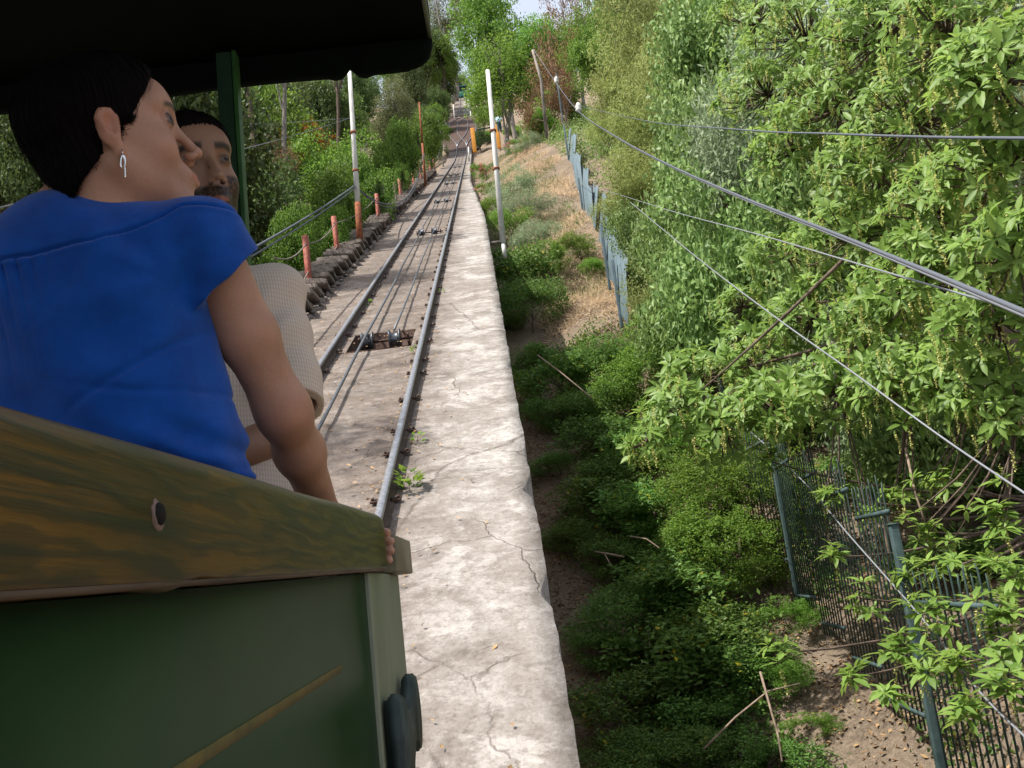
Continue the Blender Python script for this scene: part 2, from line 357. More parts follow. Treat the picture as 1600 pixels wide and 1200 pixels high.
    def build(s, name, m, parent=None, smooth=False, loc=None): return link(name, s.mesh(name, smooth), m, parent, loc)
def unit(v): return v/(np.linalg.norm(v, axis=-1, keepdims=True)+1e-9)
def vnoise(P, f, seed=0):
    "cheap vectorised lumpy noise, about -1..1"
    r = np.random.default_rng(seed+5); s = 0
    for k in range(5):
        d = r.normal(size=3); d /= np.linalg.norm(d); s = s+np.sin(P@(d*f*(1+.35*k))+r.uniform(0, 6.28))
    return s/2.6

# ================================================================== the ground
_gy = [-40, 5, 12, 17, 22, 26, 31, 36, 45, 60, 100, 180, 300]
def _row(vals): return vals
_gx = [XE, 1.5, 3.6, 5.5, 9, 16, 30, 60, 140]
_G = np.array([  # height above the line, rows = _gy, columns = _gx
 [-4.6, -4.5, -3.9, -2.9, -.6, 4, 13, 24, 40], [-4.7, -4.5, -3.7, -2.8, -.4, 4, 13, 24, 40], [-4.9, -4.7, -4.1, -3.1, -.6, 4, 13, 24, 40],
 [-4.7, -4.4, -3.4, -2.5, -.2, 4, 13, 24, 40], [-3.6, -3.4, -2.7, -1.8, .2, 4.2, 12, 22, 38], [-2.4, -2.2, -1.7, -1.2, .6, 4.4, 11, 20, 36],
 [-.9, -.8, -.3, .2, 1.2, 4.6, 10, 18, 34], [-.35, .1, .7, 1.0, 2.2, 4.8, 9, 16, 30], [-.3, .3, 1.3, 1.6, 2.8, 4.6, 8, 14, 26],
 [-.3, .4, 1.2, 1.8, 2.8, 4.5, 7, 12, 22], [-.3, .2, .8, 1.2, 2, 3, 5, 9, 18], [-.5, 0, .4, .6, 1, 1.5, 3, 5, 10], [-.5, 0, .4, .6, 1, 1.5, 3, 5, 10]])
_hx = [XW, -3.5, -5, -9, -16, -30, -60, -140]
_H = np.array([[-.9, -2.2, -3.6, -5.5, -5.5, -3, 1, 4], [-.5, -1.0, -2.0, -3.5, -3.5, -1, 2, 4], [-.3, -.4, -.8, -1.2, -1, 0, 2, 4]])
_hy = [10, 60, 110]
def _lerp2(T, xs, ys, x, y):
    out = np.zeros_like(x); cols = [np.interp(y, ys, T[:, k]) for k in range(T.shape[1])]
    C = np.stack(cols, -1); xs = np.asarray(xs)
    i = np.clip(np.searchsorted(xs, x)-1, 0, len(xs)-2); f = np.clip((x-xs[i])/(xs[i+1]-xs[i]), 0, 1)
    r = np.arange(len(x)); return C[r, i]*(1-f)+C[r, i+1]*f
def ground_z(x, y):
    x = np.atleast_1d(np.asarray(x, float)); y = np.atleast_1d(np.asarray(y, float)); x, y = np.broadcast_arrays(x, y); x = x.ravel(); y = y.ravel()
    xc = x-track_dx(y)
    gr = _lerp2(_G, _gx, _gy, np.maximum(xc, XE), y); gl = _lerp2(_H[:, ::-1], _hx[::-1], _hy, np.minimum(xc, XW), y)
    mid = -.45-.55*np.clip((12-y)/6, 0, 1)
    g = np.where(xc > XE, gr, np.where(xc < XW, gl, np.minimum(mid, -.4)))
    bumpy = .12*np.sin(x*1.9+.7*y)+.10*np.sin(y*1.3-x)+.06*np.sin(3.7*x+2.1*y)+.05*np.sin(5.3*y-2.9*x)
    wgt = np.clip(np.maximum(xc-XE, XW-xc)/1.5, 0, 1)
    return track_z(y)+g+bumpy*wgt*np.clip(1+np.abs(x)/20, 1, 4)
def build_ground():
    xs = np.unique(np.concatenate([np.arange(-6, 10, .25), np.linspace(-140, -6, 70), np.linspace(10, 140, 70), [XE-.02, XE+.01, XW-.01, XW+.02]]))
    ys = np.unique(np.concatenate([np.arange(-12, 50, .4), np.linspace(50, 190, 120), np.linspace(190, 420, 40), np.linspace(-60, -12, 20)]))
    X, Y = np.meshgrid(xs, ys, indexing='ij'); Z = ground_z(X, Y).reshape(X.shape)
    V = np.stack([X, Y, Z], -1).reshape(-1, 3); nx, ny = len(xs), len(ys)
    i, j = np.meshgrid(np.arange(nx-1), np.arange(ny-1), indexing='ij'); a = (i*ny+j).ravel()
    Q = np.stack([a, a+ny, a+ny+1, a+1], -1)
    o = link('ground', mesh_np('ground', V, Q, True), M['ground']); tag(o, kind='structure')
build_ground()

# ================================================================== the concrete viaduct
pitA, pitB = on(548, 549), on(658, 523)
PX0, PX1 = -1.74, -.98
PY0, PY1 = on(600, 545)[1], on(615, 522)[1]+.12
def build_slab():
    ys = [-6.]
    while ys[-1] < 172: ys.append(ys[-1]+(.12 if ys[-1] < 24 else .8))
    ys = np.array(ys); ys = ys[(np.abs(ys-PY0) > .05) & (np.abs(ys-PY1) > .05)]; ys = np.unique(np.concatenate([ys, [PY0, PY1]]))
    base = np.array([XW, -2.3, XL-.1, PX0, -1.36, PX1, XR+.1, -.5, -.2, 0., XE])
    ny, nx = len(ys), len(base); V = np.zeros((nx, ny, 3))
    for j, y in enumerate(ys):
        far = np.clip((y-26)/20, 0, 1)*.42
        e = XE-far+.022*mnoise.noise((y*1.7, 3, 0))+.02*mnoise.noise((y*6, 9, 0))+(-.05 if mnoise.noise((y*2.3, 50, 0)) > .42 else 0)
        xs = base.copy(); xs[-1] = e; xs[-2] = min(xs[-2], e-.1); xs[-3] = min(xs[-3], e-.25); xs[-4] = min(-.5, e-.4)
        xs[0] = XW+.06*mnoise.noise((y*1.1, 7, 2))
        for i, x in enumerate(xs):
            n = .018*mnoise.noise((x*1.5, y*.9, 1)) if 0 < i else 0
            # cast bays: a small lip at each joint
            k = (y/1.15) % 1.0; lip = .012*(k-.5) if XL < x < XR else .006*(k-.5)
            V[i, j] = (x+track_dx(y), y, track_z(y)+n*.6+lip-.0)
    Vt = V.reshape(-1, 3)
    i, j = np.meshgrid(np.arange(nx-1), np.arange(ny-1), indexing='ij'); keep = ~((i >= 3) & (i <= 4) & (np.abs((ys[j]+ys[j+1])/2-(PY0+PY1)/2) < (PY1-PY0)/2))
    a = (i*ny+j)[keep].ravel(); Q = [np.stack([a, a+ny, a+ny+1, a+1], -1)]
    nv = len(Vt); r = Vt.reshape(nx, ny, 3)
    wr = r[-1].copy(); wr[:, 2] -= 7; wl = r[0].copy(); wl[:, 2] -= 7
    Vt = np.concatenate([Vt, wr, wl]); j = np.arange(ny-1)
    Q.append(np.stack([(nx-1)*ny+j, nv+j, nv+j+1, (nx-1)*ny+j+1], -1)); Q.append(np.stack([j, j+1, nv+ny+j+1, nv+ny+j], -1))
    o = link('viaduct', mesh_np('viaduct', Vt, Q), M['concrete']); tag(o, kind='structure')
    # pit under the first pulleys
    mb = MB(); z = lambda x, y, d: (x, y, track_z(y)+d)
    P = [z(PX0, PY0, .01), z(PX1, PY0, .01), z(PX1, PY1, .01), z(PX0, PY1, .01)]; Bm = [(p[0], p[1], p[2]-.33) for p in P]
    mb.add(P+Bm, [[0, 1, 5, 4], [1, 2, 6, 5], [2, 3, 7, 6], [3, 0, 4, 7], [4, 5, 6, 7]])
    p = mb.build('pulley_pit', M['clip'], o)
    # formwork-like cross joints and strips of older paving in the bed
    return o
viaduct = build_slab()

# ================================================================== rails, haul cable, clips and pulleys
def line_pts(x, y0, y1, dz=0., near=.5, fx=None):
    ys = [y0]
    while ys[-1] < y1: ys.append(min(y1, ys[-1]+(near if ys[-1] < 80 else 2.)))
    return [np.array([x+track_dx(y)+(fx(y) if fx else 0), y, track_z(y)+dz]) for y in ys]
RS = [(-.048, 0), (.048, 0), (.048, .010), (.010, .020), (.008, .078), (.026, .086), (.026, .108), (.020, .116), (-.020, .116), (-.026, .108), (-.026, .086), (-.008, .078), (-.010, .020), (-.048, .010)]
def rail(x, y0, y1, label, fx=None, name='rail', H=.0):
    mb = MB(); mb.sweep(RS, line_pts(x, y0, y1, .006, fx=fx)); me = mb.mesh('rail')
    me.materials.append(M['rail_side']); me.materials.append(M['rail'])
    k = len(RS); n = (len(me.vertices))//k
    mi = np.zeros(len(me.polygons), np.int32); q = np.arange((n-1)*k); mi[:(n-1)*k] = np.where((q % k >= 5) & (q % k <= 9), 1, 0)
    me.polygons.foreach_set('material_index', mi)
    o = bpy.data.objects.new(name, me); COL.objects.link(o); return tag(o, label, 'rail', 'running rails of the line')
def clip_mesh():
    mb = MB()
    for s in (-1, 1):
        mb.box((s*.085, 0, .016), (.07, .075, .022), bev=.005); mb.lathe([(0, .055), (.016, .055), (.019, .05), (.019, .028)], (s*.095, 0, 0), (0, 0, 1), 6)
        mb.box((s*.058, 0, .026), (.04, .05, .012))
    return mb.mesh('rail_clip')
CLIP = clip_mesh(); [setattr(v, 'co', Vector((v.co.x*.86, v.co.y*.7, v.co.z*.65))) for v in CLIP.vertices]; CLIP.materials.append(M['clip'])
BOLTM = MB().lathe([(0, .075), (.010, .075), (.013, .07), (.013, .05)], (.095, 0, 0), (0, 0, 1), 6).lathe([(0, .075), (.010, .075), (.013, .07), (.013, .05)], (-.095, 0, 0), (0, 0, 1), 6).mesh('clip_bolt'); BOLTM.materials.append(M['bolt']); [setattr(v, 'co', Vector((v.co.x*.86, v.co.y, v.co.z*.66))) for v in BOLTM.vertices]; [setattr(v, 'co', Vector((v.co.x*.86, v.co.y, v.co.z*.66))) for v in BOLTM.vertices]
railR = rail(XR, -5, 99, 'right running rail, polished and bright, along the paler outer half of the slab')
railL = rail(XL, -5, 99, 'left running rail, on the stairway side of the track')
for o, x in ((railR, XR), (railL, XL)):
    y = 3.2; k = 0
    while y < 34:
        c_ = link('rail_clip', CLIP, None, o, (x+rnd.uniform(-.01, .01), y, track_z(y)+.012)); c_.rotation_euler = (ALPHA, 0, rnd.uniform(-.15, .15))
        b_ = link('clip_bolt', BOLTM, None, c_, (0, 0, 0)); k += 1
        y += .86 if k % 3 else .5
# haul cable
XC = -1.53
def cable_pts(x, y0, y1):
    ys = np.arange(y0, y1, 1.); return [np.array([x+track_dx(y), y, track_z(y)+.13-.03*abs(math.sin((y-PY0)*math.pi/6.6))]) for y in ys]
o = MB().tube(cable_pts(XC, -4, 99), .017, 8).build('haul_cable', M['cable'], smooth=True); tag(o, 'thick dark haul cable running uphill over the left pulleys between the rails', 'cable')
o = MB().tube(cable_pts(-1.20, (PY0+PY1)/2, 99), .014, 8).build('haul_cable', M['cable'], smooth=True); tag(o, 'thinner second haul cable over the right pulleys further up the track', 'cable')
def pulley_set(y, label, first=None):
    if first is None:
        t = thing('cable_pulley_pair', label, 'pulleys', 'pulley pairs between the rails', (0, y, track_z(y)))
        t.rotation_euler = (ALPHA, 0, 0)
        mb = MB(); mb.tube([(-1.62, 0, .0), (-.98, 0, .0)], .016, 10); mb.build('axle', M['clip'], t, True)
        for x in (-1.53, -1.20):
            pr = [(.03, -.07), (.125, -.07), (.13, -.06), (.095, -.045), (.088, -.02), (.085, 0), (.088, .02), (.095, .045), (.13, .06), (.125, .07), (.03, .07)]
            MB().lathe(pr, (x, 0, 0), (1, 0, 0), 28).build('pulley_wheel', M['pulley'], t, True)
        for x in (-1.635, -1.04):
            MB().box((x, 0, -.02), (.022, .11, .16), bev=.004).box((x+.05, 0, -.085), (.1, .12, .02)).build('bearing_bracket', M['clip'], t)
        return t
    return copy_thing(first, (0+track_dx(y), y, track_z(y)+.05), 0, None, label)
p0 = pulley_set((PY0+PY1)/2, 'nearest pair of grooved cable pulleys, half sunk in a dark pit between the rails')
for n_, (px, py, lb) in enumerate([(672, 366, 'second cable pulley pair up the track, lying proud of the slab'), (690, 317, 'third cable pulley pair up the track, beyond the tall white poles'),
        (705, 288, 'fourth cable pulley pair up the track, small and dark'), (709, 275, 'fifth cable pulley pair up the track, on a pale bay of slab'), (713, 262, 'sixth and farthest cable pulley pair below the passing loop')]):
    pulley_set(on(px, py)[1], lb, p0)

# ================================================================== passing loop and far line
def loopf(s): return lambda y: s*1.15*np.interp(y, [97, 103, 112, 118], [0, 1, 1, 0])
for s, nm in ((-1, 'left'), (1, 'right')):
    for x, wh in ((XR, 'outer' if s > 0 else 'inner'), (XL, 'inner' if s > 0 else 'outer')):
        rail(x, 96, 119, '%s rail of the %s branch of the passing loop' % (wh, nm), loopf(s))
for x, nm in ((XR, 'right'), (XL, 'left')):
    rail(x, 117, 158, '%s rail of the steep straight track above the passing loop' % nm)
mb = MB(); V = []
ysl = np.linspace(94, 121, 28)
lw = lambda y: 1.5+1.35*np.interp(y, [94, 103, 112, 120], [0, 1, 1, 0])
for y in ysl:
    for s in (-1, 1): V.append((-1.36+track_dx(y)+s*lw(y), y, track_z(y)+.012))
mb.add(V, [[2*i, 2*i+1, 2*i+3, 2*i+2] for i in range(len(ysl)-1)]); o = mb.build('passing_loop_bed', M['clip']); tag(o, kind='structure')
mb = MB()
for s in (-1, 1):
    mb.sweep([(-.16, 0), (.16, 0), (.13, .12), (-.13, .12)], [np.array([-1.36+track_dx(y)+s*(lw(y)+.15), y, track_z(y)]) for y in ysl])
o = mb.build('stone_kerb', M['stone']); tag(o, 'low stone kerb curving round the distant passing loop', 'kerb')

# ================================================================== stairway along the left edge
st = thing('stairway', 'narrow stairway of rough stone steps climbing along the left edge of the track', 'stairs')
STEPV = []
for v in range(6):
    bm = bmesh.new(); bmesh.ops.create_cube(bm, size=1)
    bmesh.ops.scale(bm, vec=(.62, .52, .10), verts=bm.verts)
    bmesh.ops.translate(bm, vec=(.02, -.02, .17), verts=bm.verts)
    r_ = bmesh.ops.create_cube(bm, size=1); bmesh.ops.scale(bm, vec=(.50, .50, .42), verts=r_['verts']); bmesh.ops.translate(bm, vec=(-.03, .04, -.10), verts=r_['verts'])
    bmesh.ops.bevel(bm, geom=bm.edges[:], offset=.018, segments=2, affect='EDGES')
    bmesh.ops.subdivide_edges(bm, edges=bm.edges[:], cuts=1, use_grid_fill=True)
    for vv in bm.verts:
        nn = mnoise.noise_vector(vv.co*4+Vector((v*9, 0, 0))); vv.co += nn*.028
    me = bpy.data.meshes.new('step'); bm.to_mesh(me); bm.free(); me.materials.append(M['stair']); STEPV.append(me)
y = 6.5; k = 0
while y < 66 and k < 98:
    s = link('step', STEPV[k % 6], None, st, (XW-.22+rnd.uniform(-.03, .03), y, track_z(y)+.02+rnd.uniform(-.02, .02))); s.rotation_euler = (rnd.uniform(-.03, .05), rnd.uniform(-.04, .04), rnd.uniform(-.06, .06)); k += 1
    y += .56
# rough stones wedged between stairs and slab
mb = MB(); y = 6.4
while y < 60:
    bm = bmesh.new(); bmesh.ops.create_icosphere(bm, subdivisions=2, radius=1)
    sx, sy, sz = rnd.uniform(.04, .09), rnd.uniform(.06, .14), rnd.uniform(.03, .08); o_ = Vector((rnd.random()*50, 0, 0))
    for vv in bm.verts: vv.co = Vector((vv.co.x*sx, vv.co.y*sy, vv.co.z*sz))*(1+.3*mnoise.noise(vv.co*1.7+o_))
    mb.bm(bm, None, (XW+.10+rnd.uniform(-.04, .04), y, track_z(y)-.01)); y += rnd.uniform(.14, .34)
o = mb.build('rubble_edging', M['stair']); tag(o, kind='stuff', label='dark rubble edging of broken stones between stairway and slab')

# ================================================================== post and cable fence on the left
fe = thing('post_fence', 'rusty red post fence with slack ropes beside the stairway on the left', 'fence')
POSTS = []
for px, pyt, pyb, red in [(478, 363, 462, 1), (530, 336, 412, 1), (589, 303, 355, 1), (606, 295, 341, 0), (620, 286, 327, 0), (631, 282, 317, 1), (640, 274, 306, 1), (649, 267, 297, 1), (655, 262, 289, 1), (661, 257, 282, 1), (667, 252, 275, 1), (672, 247, 268, 1)]:
    b_ = on(px, pyb, -.05); b_[0] = -2.98-.25*(len(POSTS) % 2)*.3; Y = on(px, pyb, 0)[1]
    base = np.array([np.clip(b_[0], -3.2, -2.95), Y, track_z(Y)-.1]); h = max(1.15, (pyb-pyt)/F*(Y*1.1)+.05); h = min(h, 1.5)
    POSTS.append((base, h)); bm = bmesh.new(); bmesh.ops.create_cube(bm, size=1); bmesh.ops.scale(bm, vec=(.10, .10, h), verts=bm.verts)
    bmesh.ops.bevel(bm, geom=[e for e in bm.edges], offset=.012, segments=2, affect='EDGES')
    mb = MB().bm(bm, None, (0, 0, h/2))
    for hz in (.86, .42):
        mb.box((0, -.052, h*hz), (.02, .006, .05))
    p_ = mb.build('post', M['red_post'] if red else M['grey_post'], fe, loc=base); p_.rotation_euler = (rnd.uniform(-.03, .03), rnd.uniform(-.05, .03), 0)
def sag(a, b, s, n=14): return [np.asarray(a)*(1-t)+np.asarray(b)*t-np.array([0, 0, 4*s*t*(1-t)]) for t in np.linspace(0, 1, n)]
for hz in (.86, .42):
    pts = []
    first = POSTS[0][0]+np.array([0, -2.4, -1.22])
    seq = [first+np.array([0, 0, 1.3*hz])]+[b_+np.array([0, -.05, h*hz]) for b_, h in POSTS]
    for a, b in zip(seq[:-1], seq[1:]): pts += sag(a, b, .12)[:-1]
    MB().tube(pts, .012, 6).build('rope', M['rope'], fe, True)

# ================================================================== poles
def pole(px0, py0, px1, py1, Y, r, label, mats, cut=0., name='pole', collars=True):
    "from the foot (px0,py0) to the top (px1,py1), Y metres up the line"
    a = at(px0, py0, Y); b = at(px1, py1, Y); t = thing(name, label, 'pole', None, a); d = b-a
    MB().tube([d*cut, d*(cut+(1-cut)*.5), d], [r, r*.86, r*.72], 12).build('shaft', mats[0], t, True)
    if cut: MB().tube([(0, 0, 0), d*cut], [r*1.12, r*1.05], 12).build('pole_foot', mats[1], t, True)
    if collars:
        for f in (.42, .64): MB().tube([d*f-d*.006, d*f+d*.006], r*1.15, 12).build('collar', M['rust'], t, True)
    return t, a, b
YLP = on(563, 384)[1]; YLP = 20.0
pl, la, lb_ = pole(563, 384, 546, 112, YLP, .065, 'tall white pole with rusty red foot rising beside the stairway', (M['white_pole'], M['rust']), .24)
YRP = 20.5
pr, ra, rb = pole(786, 380, 762, 110, YRP, .068, 'tall white pole bracketed to the right edge of the slab', (M['white_pole'], M['rust']), 0)
MB().box((-.26, 0, .03), (.56, .08, .06)).build('bracket', M['stone'], pr)
MB().tube([(0, 0, 0), (.01, 0, -.35)], [.05, .045], 10).build('pole_foot', M['white_pole'], pr, True)
YF = 41.
pole(665, 290, 655, 160, YF, .05, 'thin leaning rusty pole on the left beyond the white one', (M['rust'], M['rust']), .5, collars=False)
for px0, py0, px1, py1, Y, lb in [(692, 235, 684, 181, 80, 'white pole left of the track just below the passing loop'), (700, 214, 696, 191, 112, 'short white pole left of the passing loop'),
        (711, 192, 708, 163, 118, 'white pole at the left foot of the steep straight'), (737, 190, 735, 174, 118, 'white pole right of the steep straight'),
        (733, 252, 732, 230, 76, 'stubby white post at the right edge below the passing loop')]:
    pole(px0, py0, px1, py1, Y, .085, lb, (M['white_pole'], M['rust']), 0, collars=False)

# heavy cable hung from pole to pole on the left
a1 = at(554, 290, YLP)
near = at(395, 392, 8.5); n2 = near+(near-a1)*.6+np.array([-1.2, 0, -.2]); far_ = at(662, 240, YF)
mb = MB()
for dz, dx in ((0, 0), (-.05, .03)):
    mb.tube(sag(n2+[dx, 0, dz*2.2], a1+[dx, 0, dz], .18, 24)+sag(a1+[dx, 0, dz], far_+[dx, 0, dz], 1.3 if dz == 0 else 1.36, 30)[1:]+sag(far_+[dx, 0, dz], at(690, 212, 80), 1.2, 14)[1:], .017 if dz == 0 else .013, 6)
o = mb.build('power_cable', M['wire_dark'], smooth=True); tag(o, 'heavy twisted cable slung between the poles on the left', 'cable')
for (p, q, lb) in [((372, 190, 24), (560, 183, 40), 'upper thin wire crossing in front of the left trees'), ((372, 228, 16), (553, 182, 34), 'lower thin wire sloping up across the left trees')]:
    a, b = at(*p), at(*q); o = MB().tube(sag(a+(a-b)*.5, b, .1), .008, 5).build('wire', M['wire'], smooth=True); tag(o, lb, 'wire')

# ================================================================== overhead cables on the right
def span(pix, r, label, m, name='overhead_cable', ext0=0., ext1=0., par=None):
    P = [at(*p) for p in pix]
    # smooth curve through the points (Catmull-Rom)
    if ext1: P.append(P[-1]+(P[-1]-P[-2])*ext1)
    out = []
    for i in range(len(P)-1):
        p0 = P[max(i-1, 0)]; p1 = P[i]; p2 = P[i+1]; p3 = P[min(i+2, len(P)-1)]
        for t in np.linspace(0, 1, 12, endpoint=False):
            out.append(.5*((2*p1)+(-p0+p2)*t+(2*p0-5*p1+4*p2-p3)*t*t+(-p0+3*p1-3*p2+p3)*t**3))
    out.append(P[-1]); o = MB().tube(out, r, 8).build(name, m, par, True)
    if par is None: tag(o, label, 'cable')
    return o
tc_ = thing('overhead_cable', 'thickest overhead cable bundle swinging down across the right of the view', 'cable', None, at(1600, 490, 3.6))
def span_l(pix, r, m, nm):
    o = span(pix, r, '', m, nm, 0, .5, par=tc_); o.matrix_parent_inverse = Matrix.Translation(-tc_.location); return o
main = [(834, 78, 47), (868, 128, 38), (902, 172, 27), (960, 212, 19), (1040, 255, 13.5), (1150, 304, 9.6), (1300, 363, 6.6), (1440, 420, 5.0), (1600, 487, 3.9)]
span_l(main, .0135, M['wire_dark'], 'strand')
span_l([(x+.5, y+min(5.5, 22/Y), Y) for x, y, Y in main], .0115, M['wire'], 'strand')
for k_ in (1, 2):
    p = at(*main[k_])-np.array(tc_.location); MB().lathe([(.0, -.16), (.07, -.16), (.11, -.1), (.07, -.04), (.11, .02), (.07, .08), (.04, .14), (0, .14)], p+[.05, 0, .1], (0, 0, 1), 14).build('insulator', M['white_pole'], tc_, True)
span([(905, 165, 40), (1000, 187, 19), (1150, 202, 9.6), (1300, 209, 6.4), (1450, 214, 4.7), (1600, 216, 3.7)], .0075, 'nearly level overhead wire, highest of those crossing the right half', M['wire_dark'], ext1=.5)
span([(890, 282, 33), (960, 302, 22), (1050, 330, 14), (1180, 365, 9.0), (1340, 412, 6.2), (1490, 456, 4.8), (1600, 486, 4.0)], .006, 'thin overhead wire just below the thick cable bundle', M['wire'], ext1=.5)
span([(985, 316, 19), (1080, 395, 12), (1200, 487, 8.6), (1330, 580, 6.9), (1470, 682, 6.0), (1600, 770, 5.0)], .0065, 'thin wire falling steeply from the upper fence to the right edge', M['wire'], ext1=.5)
span([(1030, 548, 17), (1050, 575, 15.6), (1150, 655, 12.2), (1245, 742, 10.2), (1330, 840, 8.6), (1440, 965, 7.1), (1530, 1080, 6.1), (1600, 1150, 5.4)], .007, 'lowest thin wire dropping in front of the railings', M['wire'], ext1=.4)

# ================================================================== foliage tools
def leafset(P, D, Nn, Lg, Wd, fold=.25, tint=None, seed=0, arch=.0):
    "rhombic folded leaves: base points P, directions D, normals Nn"
    n = len(P); D = unit(D); Sd = unit(np.cross(D, Nn)); Nn = unit(np.cross(Sd, D))
    Lg = np.broadcast_to(Lg, n)[:, None]; Wd = np.broadcast_to(Wd, n)[:, None]
    mid = P+D*Lg*.45
    V = np.stack([P, mid+Sd*Wd*.5+Nn*Wd*fold, P+D*Lg-Nn*Lg*arch, mid-Sd*Wd*.5+Nn*Wd*fold], 1).reshape(-1, 3)
    b = np.arange(n)*4; T = np.concatenate([np.stack([b, b+2, b+1], -1), np.stack([b, b+3, b+2], -1)])
    if tint is None: tint = np.random.default_rng(seed).random(n)
    return V, T, np.repeat(tint, 4)
def blob_points(blobs, n, rng, shell=.45, gapf=0., gapt=-.2):
    C = np.array([b[:3] for b in blobs]); Rr = np.array([b[3] if not hasattr(b[3], '__len__') else b[3][0] for b in blobs])
    w_ = Rr**2; k = rng.choice(len(blobs), n, p=w_/w_.sum()); d = unit(rng.normal(size=(n, 3)))
    rad = Rr[k]*(1-shell*rng.random(n)**1.6)*(1+.16*vnoise(d*3+C[k]*7, 2.3, 3))
    sc = np.array([[1, 1, b[4] if len(b) > 4 else .8] for b in blobs])[k]
    P = C[k]+d*rad[:, None]*sc
    if gapf: m = vnoise(P, gapf, 9) > gapt; P, d, k = P[m], d[m], k[m]
    return P, d, k
def rand_blobs(rng, n, R, H, zc, rr=(.32, .5)):
    out = []
    for i in range(n):
        d = rng.normal(size=3); d /= np.linalg.norm(d); q = rng.random()**.5
        out.append((d[0]*R*q*.75, d[1]*R*q*.75, zc+d[2]*H*q*.7, R*rng.uniform(*rr), .78))
    return out
def crown_mesh(name, blobs, n, Lg, Wd, seed, gapf=2.2, gapt=-.35, up=.35, droop=0., out_=.6, fold=.22, clump=True):
    rng = np.random.default_rng(seed); P, d, k = blob_points(blobs, n, rng, gapf=gapf, gapt=gapt); m = len(P)
    if clump:   # gather leaves into small sprays
        g = max(1, m//7); c = rng.integers(0, g, m); P = P[c]*1.0+rng.normal(size=(m, 3))*Lg*.75; d = d[c]
    D = unit(rng.normal(size=(m, 3))+d*out_+np.array([0, 0, -droop])); Nn = unit(d*.7+np.array([0, 0, up])+rng.normal(size=(m, 3))*.55)
    t = np.clip(rng.random(m)*.55+.45*rng.random(len(blobs)+1)[k]+.0, 0, 1)
    V, T, tt = leafset(P, D, Nn, Lg*rng.uniform(.65, 1.25, m), Wd*rng.uniform(.7, 1.2, m), fold, t)
    return mesh_np(name, V, T, False, tt)
def woody(H, zc, blobs, r0, seed, nlimb=6, mat_=None, lean=0.):
    rng = random.Random(seed); mb = MB(); top = np.array([lean*zc, 0, zc])
    pts = [np.array([lean*zc*t+.06*zc*math.sin(3*t+seed), .05*zc*math.sin(4*t+2*seed), zc*t]) for t in np.linspace(-.08, 1, 7)]
    mb.tube(pts, [r0*(1.25-.85*t) for t in np.linspace(0, 1, 7)], 9)
    for b in blobs[:nlimb]:
        s = pts[rng.randint(2, 5)]; e = np.array(b[:3])+np.array([0, 0, b[3]*.2]); mid = s*.5+e*.5+np.array([rng.uniform(-.1, .1)*H, rng.uniform(-.1, .1)*H, -.04*H])
        q = [s*(1-t)**2+2*mid*t*(1-t)+e*t*t for t in np.linspace(0, 1, 6)]; mb.tube(q, [r0*.5*(1-.8*t) for t in np.linspace(0, 1, 6)], 6, False)
        for _ in range(3):
            q0 = q[rng.randint(2, 4)]; e2 = np.array(b[:3])+np.array([rng.uniform(-1, 1), rng.uniform(-1, 1), rng.uniform(-.5, 1)])*b[3]*.8
            mb.tube([q0, q0*.5+e2*.5+np.array([0, 0, .03*H]), e2], [r0*.16, r0*.1, r0*.04], 5, False)
    return mb
PROTO = {}
def proto(key, kind_name, cat, R, H, zc, nb, n, Lg, Wd, lmat, seed, bark='bark', r0=.12, trunk_name='trunk', rr=(.32, .5), **kw):
    rng = np.random.default_rng(seed); blobs = rand_blobs(rng, nb, R, H, zc, rr)
    t = thing(kind_name, None, cat); link('crown' if trunk_name == 'trunk' else 'foliage', crown_mesh('crown', blobs, n, Lg, Wd, seed, **kw), L[lmat], t)
    woody(zc, zc, blobs, r0, seed).build(trunk_name, M[bark], t, True)
    PROTO.setdefault(key, []).append([t, R, zc, False]); return t
USED = set()
def plant(key, x, y, R, zc_above=None, label=None, group=None, v=None, z=None, rz=None, zmul=1., low=None):
    "places a plant: crown radius R, crown centre zc_above over the ground"
    ps = PROTO[key]; p = ps[(v if v is not None else rnd.randrange(len(ps))) % len(ps)]; t, Rp, zp, used = p
    zg = float(ground_z(x, y)[0])-.05 if z is None else z
    s = R/Rp; sz = s*zmul if zc_above is None else zc_above/zp
    if zc_above is not None and sz > 1.5*s and key in ('gloss', 'yellow', 'small'): s = min(s*1.35, sz/1.3)
    sz2 = min(max(sz, .55*s), 1.9*s)
    if zc_above is not None and sz2 != sz: zg += zc_above-sz2*zp
    if low and sz > low*s: zg -= zc_above-sz2*zp if sz2 != sz else 0; sz2 = low*s; zg += min(.35, .5*(zc_above-sz2*zp))
    rz = rnd.uniform(0, 6.28) if rz is None else rz
    if not used: p[3] = True; o = t; o.location = (x, y, zg); o.rotation_euler = (0, 0, rz); o.scale = (s, s, sz2)
    else: o = copy_thing(t, (x, y, zg), rz, (s, s, sz2))
    for k in ('label', 'group'):
        if k in o: del o[k]
    return tag(o, label, None, group)
